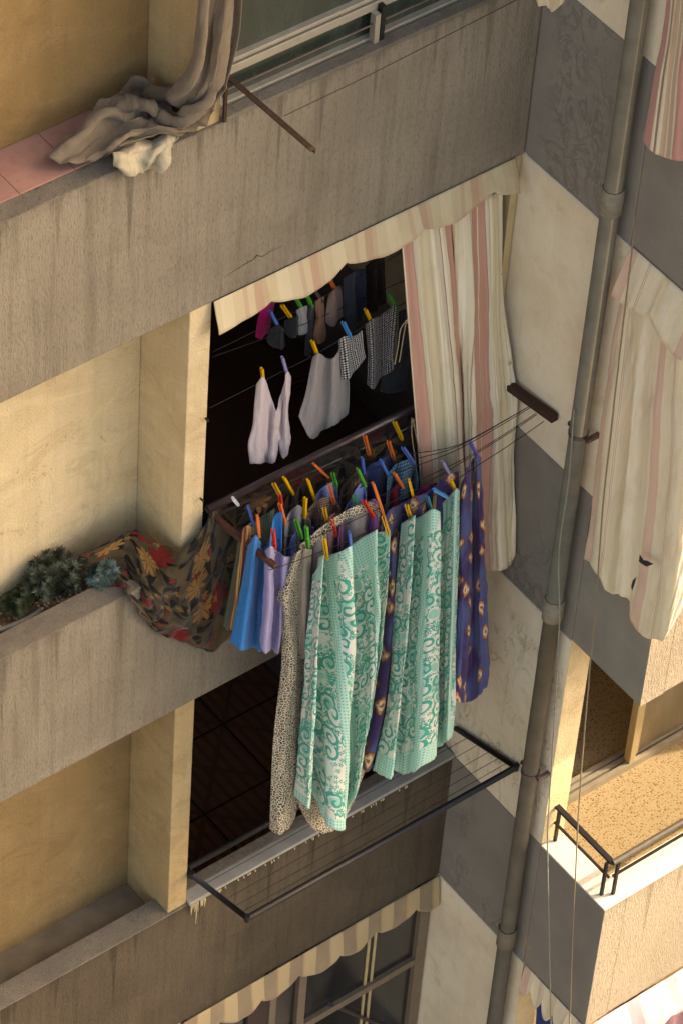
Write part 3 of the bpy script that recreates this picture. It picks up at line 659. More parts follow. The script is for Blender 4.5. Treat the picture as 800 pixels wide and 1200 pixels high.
# scrap of cloth at the very top
c = [(0,[(622,-20),(630,8)]),(-.03,[(634,-20),(642,9)]),(.0,[(643,-20),(646,14)]),(-.03,[(655,-20),(658,5)]),(0,[(668,-20),(664,-2)])]
cloth('hanging_rag', 'pale yellow and lilac rag hanging at the top edge beside the grey wall', 'rag', c, M['rag'], y0=-.32, nu=30, nv=16, wr=.01)

# ------------------------------------------------------------------ plants and soil in the planter
so = MB(); n = 70; vs=[]
for j in range(8):
    for i in range(n*2):
        x = XL+(-2.106-XL)*i/(n*2-1); y = .144+(.264)*j/7
        vs.append((x,y,1.085+.03*mn.noise((x*6,y*9,1))+.012*mn.noise((x*30,y*30,2))))
so.add(vs, [(j*n*2+i,j*n*2+i+1,(j+1)*n*2+i+1,(j+1)*n*2+i) for j in range(7) for i in range(n*2-1)])
tag(so.build('soil', M['soil'], smooth=True), None, None, None, 'structure')
st = MB()
for i in range(170):
    x = random.uniform(-3.7,-2.5); y = random.uniform(.16,.4); rr = random.uniform(.006,.018); z = 1.09+rr*.4
    a = random.random()*6; vs = []
    for dx,dy,dz in ((1,0,0),(-1,0,0),(0,1,0),(0,-1,0),(0,0,.7),(0,0,-.7)):
        q = random.uniform(.7,1.2)*rr; vs.append((x+q*(dx*math.cos(a)-dy*math.sin(a)), y+q*(dx*math.sin(a)+dy*math.cos(a)), z+q*dz))
    st.add(vs, [(0,2,4),(2,1,4),(1,3,4),(3,0,4),(2,0,5),(1,2,5),(3,1,5),(0,3,5)])
tag(st.build('gravel', M['stone']), 'brown gravel scattered over the planter soil', 'gravel', None, 'stuff')
def succulent(label, cx_, cy_, rx, ry, h, nb, mat, seed, z0=1.09):
    random.seed(seed); t = thing('succulent_plant', label, 'plant', (cx_,cy_,z0)); f = MB(); s_ = MB()
    for b in range(nb):
        a = random.random()*6.283; q = math.sqrt(random.random()); el = random.uniform(.0,1)**.8
        tip = Vector((cx_+rx*q*math.cos(a), cy_+ry*q*math.sin(a), z0+h*(.35+.65*el)*(1-.45*q*q)))
        base = Vector((cx_+rx*.25*q*math.cos(a), cy_+ry*.25*q*math.sin(a), z0-.01))
        mid = (base+tip)/2+Vector((0,0,h*.1)); L = [base, mid, tip]
        s_.tube(L, [.006,.005,.003], 5)
        d0 = (tip-mid).normalized()
        for k in range(40):
            v = 1-(k/40)*.7; p = mid.lerp(tip, v)
            th = k*2.4; a1 = d0.orthogonal().normalized(); b1 = d0.cross(a1)
            out = a1*math.cos(th)+b1*math.sin(th); dr = (out*(.95)+d0*(.25+.9*(v-.5))+Vector((0,0,.15))).normalized()
            ln = random.uniform(.026,.044)*(1.1-.35*abs(v-.6)); sd = dr.cross(d0).normalized()*.0042; nn = dr.cross(sd).normalized()*.002
            q0 = p; q1 = p+dr*ln*.55; q2 = p+dr*ln
            f.add([q0-sd*.5,q0+sd*.5,q1+sd,q1-sd,q2,q1+nn], [(0,1,2,5),(0,5,3),(5,2,4),(3,5,4)])
    f.build('foliage', M[mat], t, smooth=False); s_.build('stem', M['stem'], t)
a = U(75,690,1.2,2); succulent('large blue green succulent bush in the planter behind the parapet', a[0], .30, .17, .12, .27, 80, 'leaf', 3)
a = U(133,672,1.25,2); succulent('small silvery blue succulent sprawling against the dark floral cover', a[0]-.01, .16, .085, .07, .16, 40, 'leaf_blue', 5, 1.13)
a = U(30,705,1.15,2); succulent('low sparse dark green succulent left of the large bush', a[0], .28, .13, .08, .13, 30, 'leaf_dark', 9)
tag(MB().tube(resample([U(-60,752,1.13,2),U(0,738,1.13,2),U(20,731,1.13,2),U(38,722,1.12,2),U(48,714,1.07,2)],20),.014,10).build('garden_hose', M['hose'], smooth=True), 'grey hose lying along the planter at the left edge', 'hose')

# ------------------------------------------------------------------ floral cover over the parapet
F1 = -.04
c = [(0,[(92,652,1.30,2),(98,662,1.24,2),(108,676,1.19,2),(118,688,1.172,2)]),
     (0,[(122,640,1.33,2),(122,655,1.26,2),(130,672,1.20,2),(140,688,1.175,2)]),
     (0,[(154,622,1.36,2),(150,648,1.25,2),(148,672,1.19,2),(152,696,F1)]),
     (0,[(172,632,1.33,2),(172,662,1.22,2),(172,690,1.175,2),(182,740,F1)]),
     (0,[(195,640,1.30,2),(195,672,F1),(200,710,F1-.01),(212,752,F1)]),
     (0,[(212,646,F1),(214,676,F1-.03),(220,720,F1-.05),(232,760,F1-.02)]),
     (0,[(232,628,F1),(234,660,F1-.01),(240,715,F1),(250,766,F1-.04)]),
     (0,[(248,604,F1-.02),(252,650,F1-.05),(258,700,F1-.04),(266,748,F1-.02)]),
     (0,[(262,585,1.30,2),(272,625,F1),(278,680,F1),(280,735,F1-.03)]),
     (0,[(300,568,1.30,2),(302,600,F1-.02),(304,650,F1-.03),(306,712,F1-.04)]),
     (0,[(350,545,1.29,2),(350,572,F1),(352,620,F1),(352,690,F1-.02)]),
     (0,[(400,520,1.28,2),(400,548,F1-.02),(402,600,F1-.03),(402,665,F1-.03)]),
     (0,[(440,498,1.28,2),(442,526,F1),(444,570,F1),(446,640,F1-.02)]),
     (0,[(478,484,1.26,2),(480,508,F1),(482,550,F1),(484,620,F1-.02)])]
cloth('floral_cover', 'dark floral bed cover with red and tan flowers draped over the middle parapet', 'bed cover', c, M['floral'], nu=170, nv=60, wr=.017, fu=6, fv=2.5, seed=11, ridge=.7, solid=.006)

# ------------------------------------------------------------------ middle balcony rail and clotheslines
rl = thing('opening_handrail', 'dark steel handrail across the laundry opening above the parapet', 'railing', U(245,596,.02))
a, b_ = U(243,597,.02), U(482,479,.02)
MB().tube([a, np.array(b_)+(np.array(b_)-np.array(a))*.45],.022,14).build('handrail', M['steel'], rl, smooth=True)
a2, b2 = U(258,602,.0), U(455,512,.0)
MB().tube([a2, np.array(b2)+(np.array(b2)-np.array(a2))*.3],.007,10).build('thin_rail', M['steel'], rl, smooth=True)
ZA = 1.455
ck = thing('clothesline_rack', 'clothesline of six thin wires between a red brown bar and a dark wooden beam', 'clothesline', (-1.9,0,ZA))
p0, p1 = U(247,602,.0), U(323,664,1.44,2)
MB().bar(p0, p1, .03, .03).build('left_arm', M['redbrown'], ck, bevel=.003)
MB().bar((-.055,-.05,1.452),(-.03,-.50,1.50),.05,.045).build('right_beam', M['darkwood'], ck, bevel=.005)
WYS = [-.07,-.15,-.23,-.31,-.38,-.475]; SAG = [.04,.05,.06,.10,.10,.12]
def wz(i, x): t = (x+1.9)/1.87; return 1.44-(.01*t)-SAG[i]*4*t*(1-t)*.95
for i, y in enumerate(WYS):
    yr = [-.30,-.30,-.31,-.36,-.37,-.43][i]
    pts = [(-1.9+1.86*t/24, y+(yr-y)*(lambda q: q*q*(3-2*q))(min(1,max(0,(t/24-.42)/.36))), wz(i,-1.9+1.86*t/24)) for t in range(25)]
    MB().tube(pts,.0024,5).build('line_wire', M['wire'], ck, smooth=True)
# ------------------------------------------------------------------ lower folding rack
k_ = thing('wall_drying_rack', 'empty black drying rack with thin wires folded out over the lower parapet', 'drying rack', (-1.96,-.02,-1.56))
L0 = np.array([-1.955,-.01,-1.555]); L1 = U(290,1076,-1.56,2); R1 = U(604,899,-.02,0); R0 = U(532,852,-.02,0); R0[1] = min(R0[1],-.01)
MB().tube([L0,L1],.017,10).build('side_arm', M['black'], k_, smooth=True); MB().tube([R0,R1],.017,10).build('side_arm', M['black'], k_, smooth=True)
MB().tube([L1,R1],.020,12).build('front_bar', M['black'], k_, smooth=True)
MB().tube([np.array(L0)+[0,.03,.04],(-.03,.03,-1.53)],.02,12).build('back_bar', M['black'], k_, smooth=True)
for q in (.22,.4,.58,.74,.87):
    MB().tube([L0+(L1-L0)*q+[0,0,-.004], (L0+(L1-L0)*q+R0+(R1-R0)*q)/2+[0,0,-.02*q], R0+(R1-R0)*q+[0,0,-.004]],.0018,5).build('rack_wire', M['wire'], k_)
for e in (L1,R1,L0): 
    e = np.array(e); MB().tube([e+[0,0,-.022],e+[0,0,.022]],.018,10).build('corner_joint', M['black'], k_)

# ------------------------------------------------------------------ laundry on the outside wires
OUT = 'laundry hanging on the outside lines'
def g_(name, label, cat, w, cols, mat, **k):
    k.setdefault('nu',50); k.setdefault('nv',56); k.setdefault('wr',.010); k.setdefault('pleat',.008)
    return cloth(name, label, cat, cols, M[mat], y0=WYS[w], group=OUT, **k)
g_('teal_sheet', 'mint and teal damask sheet at the front, left of the two', 'sheet', 5, [
  (.02,[(367,674),(361,740),(352,850),(344,932)]),(-.05,[(379,652),(373,740),(366,850),(361,948)]),(.05,[(373,654),(367,740),(363,850),(362,930)]),(.02,[(384,651),(382,740),(376,850),(371,938)]),
  (-.06,[(400,646),(402,740),(393,850),(383,968)]),(-.07,[(412,640),(417,740),(409,850),(403,972)]),(.04,[(404,644),(408,740),(401,850),(399,955)]),(.0,[(424,630),(428,735),(420,835),(407,950)]),
  (-.05,[(442,621),(442,720),(435,820),(418,925)]),(.05,[(435,625),(436,720),(430,815),(416,905)]),(.0,[(457,622),(453,690),(446,765),(435,840)])],
  'teal', nu=220, nv=130, wr=.013, pleat=.003, seed=21, fv=1.0, edge=.03, uvoff=(.13,.0))
g_('teal_sheet', 'mint and teal damask sheet at the front, right of the two beside purple bedding', 'sheet', 5, [
  (.03,[(470,613),(463,700),(453,820),(437,903)]),(-.05,[(486,604),(481,700),(469,820),(459,914)]),(.05,[(479,606),(475,700),(465,820),(459,900)]),(.02,[(490,606),(484,700),(476,820),(470,908)]),
  (-.06,[(505,597),(503,700),(497,820),(490,901)]),(-.05,[(515,600),(515,700),(513,820),(510,888)]),(.05,[(508,602),(508,700),(507,820),(506,878)]),(.03,[(521,586),(518,700),(517,820),(516,874)]),
  (-.03,[(534,573),(530,700),(526,800),(524,867)]),(.02,[(538,575),(535,700),(532,800),(529,862)])],
  'teal', nu=220, nv=130, wr=.012, pleat=.003, seed=22, fv=1.0, edge=.03, uvoff=(.55,.05))
pu = [(0,[(537,578),(530,650),(528,740),(526,812)]),(-.04,[(546,552),(545,650),(541,740),(536,822)]),(.03,[(553,538),(553,650),(553,740),(550,823)]),(-.02,[(558,533),(562,650),(564,740),(563,812)]),(.02,[(563,536),(567,650),(570,740),(573,797)])]
g_('purple_bedding', 'long violet blue bedding with brown medallions hanging at the right end of the line', 'bedding', 4, pu, 'purple', nu=90, nv=90, wr=.016, pleat=.010, seed=23, edge=.01)
g_('purple_scarf', 'narrow violet strip with cream medallions hanging between the two teal sheets', 'scarf', 4, [
  (0,[(454,628),(452,720),(436,830),(423,898)]),(-.03,[(461,630),(458,720),(446,830),(431,904)]),(.01,[(468,622),(465,720),(454,830),(441,880)])], 'purple', nu=24, nv=70, wr=.005, seed=24, uvoff=(.3,.2))
g_('bundled_bedding', 'violet and gold patterned cloth bunched along the line above the right teal sheet', 'bedding', 4, [
  (.02,[(445,612),(446,640),(448,670)]),(-.02,[(456,598),(457,635),(458,680)]),(.03,[(470,590),(470,630),(471,680)]),(-.02,[(486,582),(486,625),(487,680)]),(.02,[(502,576),(502,620),(503,675)]),(-.02,[(520,560),(520,610),(521,670)]),(.01,[(536,552),(536,600),(537,660)])], 'purple', nu=60, nv=30, wr=.014, seed=25, uvoff=(.9,.5))
ld = thing('leopard_dress', 'leopard print dress with grey lining hanging behind the left teal sheet', 'dress', U(345,800,WYS[4]), OUT)
def pt(name, cols, mat, w=4, **k):
    k.setdefault('nu',50); k.setdefault('nv',60); k.setdefault('wr',.014); k.setdefault('pleat',.008); return cloth(name, None, None, cols, M[mat], y0=WYS[w], parent=ld, **k)
pt('side_panel', [(0,[(344,650),(325,698),(329,715),(330,775),(320,870),(316,970)]),(-.03,[(350,646),(337,700),(338,725),(344,775),(337,870),(330,978)]),(.02,[(358,644),(354,705),(355,730),(358,785),(356,870),(346,958)])], 'leopard', seed=31, nv=90)
pt('skirt', [(.04,[(362,690),(352,800),(346,880),(344,934)]),(.02,[(385,690),(378,800),(372,900),(370,974)]),(.05,[(405,690),(405,800),(404,900),(399,966)]),(.03,[(430,690),(430,780),(430,860),(424,916)]),(.05,[(448,690),(448,760),(445,820),(438,876)])], 'leopard', seed=32, nu=80)
pt('lining', [(.01,[(351,648),(349,700),(350,772)]),(-.015,[(358,644),(358,700),(358,772)]),(.01,[(366,644),(364,700),(362,770)])], 'slip', seed=33)
pt('bodice', [(.0,[(362,640),(362,680),(366,720)]),(-.02,[(380,622),(380,665),(382,710)]),(.02,[(398,608),(398,655),(400,700)]),(-.02,[(416,598),(416,645),(418,690)]),(.01,[(436,590),(436,640),(438,690)]),(.0,[(447,600),(447,640),(448,680)])], 'grey_trim', w=3, seed=34)
pt('neck_trim', [(-.02,[(350,640),(352,650)]),(-.02,[(366,626),(368,637)]),(-.03,[(384,612),(386,623)]),(-.02,[(400,602),(402,612)]),(-.03,[(418,592),(419,602)]),(-.02,[(437,588),(437,598)]),(-.02,[(446,598),(443,610)])], 'leopard', w=3, seed=35, nv=8, nu=90, wr=.004)
g_('blue_shirt', 'bright cobalt blue shirt hanging at the left end of the lines', 'shirt', 3, [(.01,[(291,640),(281,700),(270,752)]),(-.03,[(300,627),(292,700),(284,763)]),(.02,[(309,640),(302,700),(297,758)]),(-.02,[(317,628),(310,690),(303,764)]),(.01,[(322,604),(318,680),(312,752)]),(-.01,[(331,600),(330,650),(326,700)])], 'blue', seed=41, wr=.009)
g_('lavender_shirt', 'pale lavender shirt hanging between the cobalt shirt and the leopard dress', 'shirt', 4, [(0,[(311,645),(308,700),(303,753)]),(-.025,[(318,640),(316,700),(311,766)]),(.02,[(325,646),(323,700),(319,760)]),(-.02,[(333,652),(331,700),(326,765)]),(.01,[(343,652),(340,690),(334,730)])], 'lavender', seed=42)
g_('periwinkle_shirt', 'dusty periwinkle shirt collar showing behind the lavender shirt', 'shirt', 2, [(0,[(333,655),(332,690),(330,720)]),(-.02,[(343,628),(343,670),(342,720)]),(.01,[(357,618),(356,665),(356,710)]),(-.01,[(368,618),(366,660),(366,700)])], 'periwinkle', seed=43)
g_('green_towel', 'dull grey green striped towel hanging at the far left of the wires', 'towel', 1, [(0,[(279,634),(269,690),(261,733)]),(-.02,[(288,618),(279,690),(271,738)]),(.01,[(304,608),(296,660),(290,720)]),(-.01,[(322,596),(316,640),(312,690)])], 'greenstripe', seed=44)
g_('striped_towel', 'narrow yellow and red striped towel next to the cobalt shirt', 'towel', 2, [(0,[(284,622),(277,680),(267,735)]),(-.02,[(289,616),(283,680),(273,738)]),(.01,[(297,618),(291,680),(282,720)])], 'multistripe', seed=45, nu=24)
def small(name, label, cat, w, top, h, mat, seed, wr=.010, sg=.018):
    cols = []
    for i,(x,y) in enumerate(top):
        d_ = sg*(1 if i%2 else -1); cols.append(([d_*.4,d_,d_],[(x,y),(x-1,y+h*.5),(x-2,y+h)]))
    return g_(name, label, cat, w, cols, mat, seed=seed, nu=36, nv=26, wr=wr)
small('grey_shirt', 'dark grey shirt hanging right of the cobalt shirt under yellow pegs', 'shirt', 2, [(333,612),(340,600),(350,592),(358,600),(364,612)], 70, 'greycloth', 51)
small('brown_blouse', 'dark brown blouse with tiny print between the grey and light blue shirts', 'blouse', 2, [(358,606),(366,592),(378,584),(390,584),(399,596)], 60, 'browndot', 52)
small('light_blue_shirt', 'light blue shirt with a pale collar under a green peg, second row', 'shirt', 1, [(368,588),(375,574),(384,568),(393,566),(397,590)], 50, 'paleblue', 53)
small('striped_blue_shirt', 'crisp sky blue shirt peaked under a lime green peg', 'shirt', 2, [(401,606),(408,590),(417,574),(426,566),(430,596)], 50, 'lightblue', 54)
small('olive_top', 'brown olive patterned top near the middle of the back wire', 'top', 1, [(397,580),(404,566),(414,556),(424,548),(430,566)], 46, 'floral', 55)
small('denim_shirt', 'navy denim shirt with three blue pegs on the back wires', 'shirt', 1, [(424,572),(430,548),(444,540),(458,535),(464,548),(472,566)], 60, 'navy', 56)
small('turquoise_print_top', 'navy top with small turquoise print right of the denim shirt', 'top', 2, [(454,556),(462,546),(472,541),(483,539),(490,560)], 46, 'navyprint', 57)
small('orchid_top', 'orchid purple top behind the neckline of the leopard dress', 'top', 3, [(398,618),(407,605),(418,596),(430,588),(440,586),(452,604)], 46, 'orchid', 58)
small('crimson_shirt', 'deep crimson shirt behind the violet bundled bedding', 'shirt', 2, [(440,596),(450,582),(462,570),(474,562),(482,578)], 56, 'crimson', 59)
small('raspberry_knit', 'raspberry ribbed knit bunched next to gold cloth near the right end', 'knitwear', 3, [(482,588),(490,576),(500,570),(512,566),(520,580)], 46, 'raspberry', 60)
small('mauve_top', 'dusty mauve top under a yellow peg above the leopard neckline', 'top', 3, [(369,630),(377,616),(386,606),(394,602),(401,616)], 46, 'mauve', 61)
small('brown_bra', 'dark brown bra hanging on the wire closest to the handrail', 'underwear', 0, [(334,590),(341,574),(346,578),(352,570),(358,586)], 24, 'brown', 62, .006)
small('gold_print_cloth', 'gold and brown patterned cloth bunched under the lilac and yellow pegs', 'cloth', 4, [(508,578),(514,564),(522,557),(530,562),(536,580)], 40, 'multistripe', 63)

# ------------------------------------------------------------------ laundry inside the opening
INS = 'laundry hanging on the lines inside the opening'
YA, YB = .18, .42
il = thing('inner_clothesline', 'two thin wires strung inside the dark laundry opening', 'clothesline', U(251,472,YA))
for y, a, b2_ in ((YA,(246,478),(478,352)),(YB,(250,412),(470,296)),(YB-.02,(250,418),(470,330))):
    A_, B_ = np.array(U(*a,y)), np.array(U(*b2_,y)); MB().tube([A_,(A_+B_)/2+[0,0,-.03],B_,B_+(B_-A_)*.25],.002,5).build('line_wire', M['wire'], il)
def i_(name, label, cat, y, cols, mat, **k):
    k.setdefault('nu',56); k.setdefault('nv',56); k.setdefault('wr',.010); k.setdefault('pleat',.010)
    return cloth(name, label, cat, cols, M[mat], y0=y, group=INS, **k)
i_('pink_camisole', 'pale pink camisole hanging by two pegs inside the opening', 'camisole', YA, [(0,[(301,450),(297,495),(291,520),(293,543)]),(-.03,[(309,442),(306,490),(303,544)]),(.02,[(318,466),(316,500),(313,541)]),(-.03,[(324,482),(321,510),(320,541)]),(.02,[(330,462),(329,495),(327,521)]),(-.02,[(336,436),(335,490),(333,538)]),(.0,[(341,441),(338,480),(342,514)])], 'pinkwhite', seed=71, nu=60)
i_('grey_vest', 'warm grey sleeveless vest hanging in the middle of the dark opening', 'vest', YA, [(0,[(367,418),(358,460),(350,488)]),(-.03,[(374,414),(369,465),(364,514)]),(.02,[(383,420),(379,470),(377,506)]),(-.03,[(392,418),(392,465),(391,498)]),(.02,[(400,404),(402,455),(401,492)]),(0,[(406,400),(408,450),(406,485)])], 'warmgrey', seed=72, nu=60)
i_('dotted_briefs', 'black and white dotted briefs under the blue peg inside the opening', 'underwear', YA, [(0,[(397,398),(399,420),(401,444)]),(-.02,[(404,394),(406,420),(410,443)]),(.02,[(414,394),(416,415),(418,432)]),(-.01,[(424,388),(425,405),(428,420)])], 'dotted', seed=73, nu=36)
i_('dotted_shorts', 'dark dotted shorts hanging between a yellow and a green peg', 'underwear', YA, [(0,[(428,380),(430,415),(429,452)]),(-.03,[(437,374),(437,415),(438,456)]),(.02,[(448,368),(447,410),(446,442)]),(-.02,[(462,358),(460,395),(456,435)]),(0,[(468,360),(466,390),(464,420)])], 'dotted_dark', seed=74)
i_('charcoal_shirt', 'charcoal shirt hanging half hidden beside the striped curtain', 'shirt', YA+.06, [(0,[(455,372),(450,420),(445,458)]),(-.02,[(464,366),(462,420),(459,461)]),(.01,[(474,362),(476,410),(477,452)])], 'darkgrey', seed=75)
i_('black_shirt', 'small black shirt under the pale blue peg at the back', 'shirt', YB, [(0,[(315,386),(313,400),(320,408)]),(-.02,[(326,381),(326,398),(331,411)]),(.0,[(334,386),(335,398),(336,406)])], 'blackcloth', seed=76)
i_('magenta_towel', 'dark magenta towel hanging deep inside under the valance', 'towel', YB+.15, [(0,[(309,352),(303,372),(300,396)]),(-.01,[(316,350),(312,372),(309,396)]),(.01,[(325,346),(321,362),(317,384)])], 'magenta', seed=77)
i_('black_briefs', 'black briefs under the yellow peg at the back of the opening', 'underwear', YB, [(0,[(333,376),(334,390)]),(-.02,[(343,372),(343,394)]),(.0,[(350,370),(349,386)])], 'blackcloth', seed=78, nv=20)
i_('grey_sock', 'pale grey sock under the first green peg inside', 'sock', YB, [(0,[(347,364),(349,378),(349,392)]),(-.02,[(353,360),(356,376),(354,393)]),(.0,[(360,358),(364,376),(366,386)])], 'sockgrey', seed=79, nu=20, nv=24)
i_('dark_sock', 'dark grey sock under the second green peg inside', 'sock', YB, [(0,[(361,360),(359,385),(356,415)]),(-.015,[(365,358),(364,385),(364,418)]),(.0,[(370,358),(369,380),(368,400)])], 'darkgrey', seed=80, nu=20, nv=24)
i_('brown_sock', 'long tan brown sock hanging at the back line', 'sock', YB, [(0,[(369,353),(370,375),(367,392),(370,400)]),(-.02,[(374,350),(375,375),(374,395),(375,402)]),(.0,[(380,347),(379,372),(381,390),(380,398)])], 'sockbrown', seed=81, nu=20, nv=30)
i_('taupe_briefs', 'taupe brown briefs under the orange peg inside', 'underwear', YB, [(0,[(386,344),(382,360),(381,376)]),(-.02,[(392,338),(392,358),(390,381)]),(.02,[(398,334),(401,352),(402,370)])], 'taupe', seed=82, nv=24)
i_('night_blue_jacket', 'blackish blue jacket hanging under the valance at the back line', 'jacket', YB, [(0,[(402,326),(402,350),(404,378)]),(-.03,[(411,320),(411,350),(412,386)]),(.02,[(420,316),(421,345),(421,376)]),(-.01,[(428,316),(428,340),(428,365)])], 'nightblue', seed=83)
i_('brown_trousers', 'dark brown trousers barely visible at the right of the back line', 'trousers', YB+.1, [(0,[(428,312),(428,340),(430,368)]),(-.02,[(438,306),(438,340),(440,366)]),(.01,[(450,302),(450,330),(452,352)])], 'brown', seed=84)
# things in the dark room
bx = thing('black_carton', 'black carton with a row of white letters inside at the left of the opening', 'box', (-1.80,.35,1.0))
MB().box(-1.93,-1.66,.25,.60,.262,1.10).build('carton', M['black'], bx, bevel=.006)
lt = MB()
for i in range(5): lt.box(-1.84+i*.022,-1.826+i*.022,.2475,.2492,.99,1.05).box(-1.84+i*.022,-1.83+i*.022,.30,.335,1.1005,1.102)
lt.build('lettering', M['white_edge'], bx)
hc = MB()
for q in range(4): hc.tube([(-.42+(.15+.012*q)*math.cos(a),1.05+(.15+.012*q)*math.sin(a),.50+.03*q) for a in np.linspace(0,6.283,30)],.012,8)
tag(hc.build('coiled_hose', M['redbrown'], smooth=True), 'dark coiled hose on the floor inside the laundry opening', 'hose')

# ------------------------------------------------------------------ clothes pegs
def pegmesh(mat):
    m = MB()
    for s_ in (-1,1):
        prof = [(0,.0035,.0055),(.25,.006,.006),(.55,.0048,.0062),(1,.0065,.0055)]   # along, offset, half width
        vs = []
        for a, o, h in prof:
            for dx, dy in ((-h,-.0026),(h,-.0026),(h,.0026),(-h,.0026)): vs.append((dx, s_*o+dy, a))
        fs = [(0,1,2,3),(15,14,13,12)]+[(i*4+k,(i)*4+(k+1)%4,(i+1)*4+(k+1)%4,(i+1)*4+k) for i in range(3) for k in range(4)]
        m.add(vs, fs)
    m.tube([(-.008,0,.48),(.008,0,.48)],.0045,8)
    me = bpy.data.meshes.new('clothes_peg'); me.from_pydata(m.v, [], m.f); me.materials.append(M['peg_'+mat]); me.validate(); return me
PM = {}
def peg(colr, where, w, bot, top, y=None):
    if colr not in PM: PM[colr] = pegmesh(colr)
    y = WYS[w] if y is None else y
    a, b = V3(U(*bot, y-.006)), V3(U(*top, y-.006)); d = b-a; L = d.length; d.normalize()
    xax = Vector((1,0,0))-d*d.x; xax.normalize(); yax = d.cross(xax)
    yaw = random.uniform(-.5,.9); x2 = xax*math.cos(yaw)+yax*math.sin(yaw); y2 = d.cross(x2)
    o = bpy.data.objects.new('clothes_peg', PM[colr]); COL.objects.link(o); a = a-d*(.12*L)
    o.matrix_world = Matrix(((x2.x*1.15,y2.x*1.15,d.x*L*1.15,a.x),(x2.y*1.15,y2.y*1.15,d.y*L*1.15,a.y),(x2.z*1.15,y2.z*1.15,d.z*L*1.15,a.z),(0,0,0,1)))
    nm = {'skyblue':'sky blue','umber':'dark brown','darkgreen':'dim dark green','purple':'violet','teal':'dull teal'}.get(colr, colr)
    return tag(o, nm+' clothes peg '+where, 'clothes peg', 'plastic clothes pegs')
for a in [
 ('white','lying nearest the handrail at the far left end',0,(279,591),(273,584)),
 ('blue','left of all orange pegs, above the striped towel',1,(297,614),(291,594)),
 ('orange','on the left shoulder of the cobalt shirt',3,(304,627),(302,605)),
 ('red','on the collar of the lavender shirt',4,(322,641),(320,621)),
 ('yellow','leaning above a stacked red and orange pair',0,(328,580),(321,567)),
 ('red','squeezed between a yellow and an orange peg in a stack',1,(330,592),(328,580)),
 ('orange','lowest of the stack over the right shoulder of the cobalt shirt',2,(334,613),(328,591)),
 ('yellow','tilted above the dark brown bra',0,(343,578),(333,560)),
 ('yellow','in the back row above the grey shirt',1,(368,584),(361,563)),
 ('yellow','upright on the middle of the grey shirt',2,(357,605),(358,584)),
 ('orange','lying almost flat near the handrail',0,(383,558),(368,544)),
 ('green','standing on the light blue shirt, second row',1,(394,569),(390,555)),
 ('orange','on the light blue shirt beside the brown blouse',2,(391,588),(386,568)),
 ('green','at the peak of the sky blue shirt',2,(427,568),(419,550)),
 ('blue','upright at the left edge of the denim shirt',1,(426,553),(424,537)),
 ('orange','alone above the denim shirt near the handrail',0,(432,531),(427,511)),
 ('yellow','on the mauve top',3,(384,616),(380,596)),
 ('red','at the left end of the leopard neckline',4,(393,626),(389,608)),
 ('green','on the orchid top',3,(417,597),(415,581)),
 ('red','tilted on the top of the leopard neckline',4,(437,605),(426,587)),
 ('green','on the periwinkle shirt collar',3,(353,629),(347,610)),
 ('green','on the shoulder of the leopard dress',4,(361,640),(359,618)),
 ('yellow','on the left corner of the left teal sheet',5,(383,653),(380,632)),
 ('blue','in the middle of the left teal sheet',5,(411,642),(409,624)),
 ('yellow','on the right corner of the left teal sheet',5,(455,625),(449,606)),
 ('orange','tall and tilted between the orchid top and the violet bundle',4,(448,600),(437,567)),
 ('yellow','beside the tie string of the striped curtain',0,(470,513),(462,495)),
 ('orange','to the left of the curtain tie string',1,(461,537),(455,518)),
 ('blue','right of the denim shirt by the curtain tie string',2,(483,541),(472,525)),
 ('blue','tilted on the denim shirt front',2,(454,556),(446,540)),
 ('orange','on the crimson shirt',3,(471,570),(462,555)),
 ('yellow','on the violet bundle beside the raspberry knit',4,(484,583),(479,563)),
 ('yellow','on the left corner of the right teal sheet',5,(480,605),(476,592)),
 ('teal','in the middle of the right teal sheet',5,(504,595),(500,582)),
 ('skyblue','lying across the right teal sheet',5,(523,582),(508,574)),
 ('yellow','on the right corner of the right teal sheet',5,(535,579),(528,563)),
 ('lilac','above the gold print cloth',4,(526,556),(518,541)),
 ('purple','holding the top of the long violet bedding',4,(559,536),(551,519))]: peg(*a)
for colr, wh, y, b_, t_ in [
 ('yellow','on the left strap of the pink camisole',YA,(309,450),(307,432)),('lilac','on the right strap of the pink camisole',YA,(336,437),(331,419)),
 ('yellow','on the shoulder of the warm grey vest',YA,(373,419),(366,400)),('skyblue','on the dotted briefs',YA,(410,394),(402,378)),
 ('yellow','between the dotted briefs and the dotted shorts',YA,(436,380),(428,363)),('green','on the right end of the dotted shorts',YA,(465,362),(456,346)),
 ('blue','on the small black shirt at the back',YB,(326,383),(317,365)),('yellow','on the black briefs at the back',YB,(343,375),(331,358)),
 ('green','on the pale grey sock',YB,(355,364),(346,348)),('green','on the dark grey sock',YB,(365,358),(357,341)),
 ('umber','on the tan brown sock',YB,(377,352),(367,337)),('orange','on the taupe briefs',YB,(393,340),(385,325)),
 ('darkgreen','on the dark brown trousers deep inside',YB+.1,(438,318),(435,304))]: peg(colr, wh, 0, b_, t_, y)
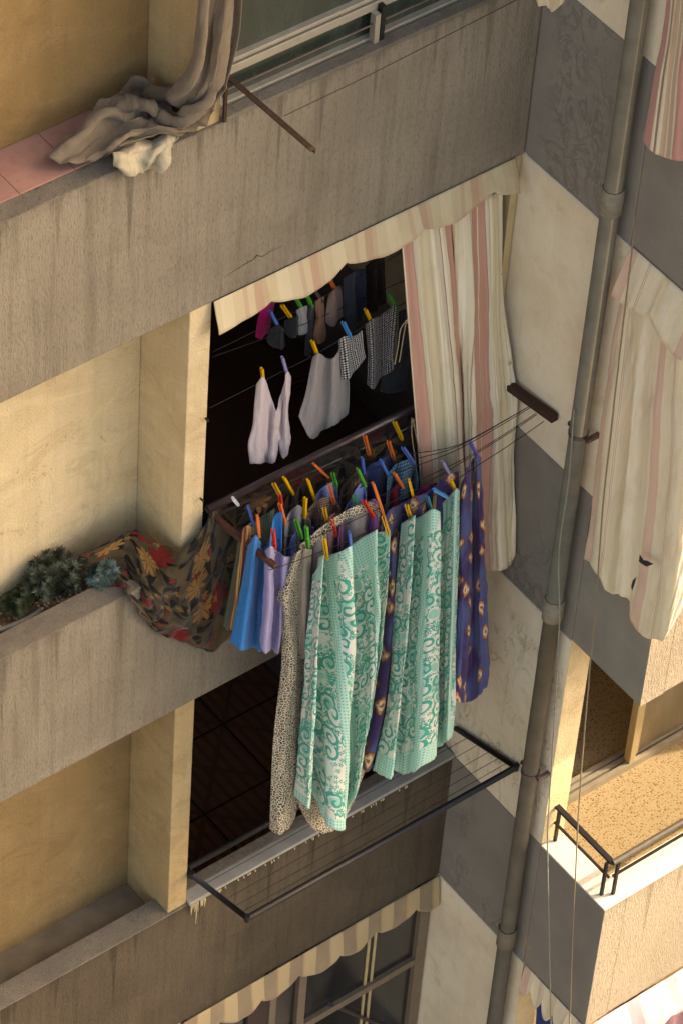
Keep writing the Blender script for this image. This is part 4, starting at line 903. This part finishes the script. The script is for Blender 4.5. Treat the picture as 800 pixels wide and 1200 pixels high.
# cloths in the openings at the bottom right
cloth('dark_blue_curtain', 'dark blue cloth closing the opening below the torn valance beside the drainpipe', 'curtain', [(0,[(632,1110),(622,1300)]),(.03,[(645,1125),(636,1300)]),(-.02,[(660,1140),(652,1300)]),(.03,[(676,1155),(668,1300)]),(-.01,[(692,1170),(684,1300)])], M['navy'], ax=0, y0=.06, nu=40, nv=30, wr=.01, pleat=.01, seed=91)
cloth('maroon_curtain', 'maroon cloth hanging in shade under the white striped valance', 'curtain', [(0,[(700,1188),(694,1320)]),(.04,[(725,1178),(720,1310)]),(-.02,[(755,1160),(750,1300)]),(.04,[(785,1144),(780,1290)]),(0,[(830,1120),(826,1280)])], M['mauve'], y0=-1.22, nu=50, nv=30, wr=.012, pleat=.012, seed=92)
# fold-out remainder of the wall: small screws/hooks on the pillar
hk = MB()
for x,y in ((241,490),(235,584)):
    p = U(x,y,.005); hk.tube([p, np.array(p)+[0,-.025,.0]],.006,8); hk.tube([np.array(p)+[0,-.022,-.008],np.array(p)+[0,-.022,.012]],.004,6)
hk.build('wall_hook', M['rust'], B)

# ------------------------------------------------------------------ light
EL, SD = 0, Vector((-1,.36,-.69)).normalized()
el = math.asin(-SD.z); az = math.atan2(-SD.x, -SD.y)
W = bpy.data.worlds.new('World'); S.world = W; W.use_nodes = True; nt = W.node_tree
sk = nt.nodes.new('ShaderNodeTexSky'); sk.sky_type = 'NISHITA'; sk.sun_disc = False; sk.sun_elevation = el; sk.sun_rotation = az
sk.dust_density = 4.0; sk.air_density = 1.0; sk.ozone_density = .6
nt.links.new(sk.outputs[0], nt.nodes['Background'].inputs[0]); nt.nodes['Background'].inputs[1].default_value = .15
sl_ = bpy.data.lights.new('sun', 'SUN'); sl_.energy = 2.0; sl_.angle = math.radians(.5); sl_.color = (1.0,.90,.74)
so_ = bpy.data.objects.new('sun', sl_); COL.objects.link(so_); so_.rotation_euler = SD.to_track_quat('-Z','Y').to_euler()
vs_ = S.view_settings; vs_.view_transform = 'Standard'; vs_.look = 'None'; vs_.gamma = 1; vs_.use_curve_mapping = False
vs_.exposure = 1.92
vs_.use_white_balance = True; vs_.white_balance_temperature = 8700; vs_.white_balance_tint = 13
S.render.engine = 'CYCLES'; S.cycles.max_bounces = 8; S.cycles.diffuse_bounces = 5
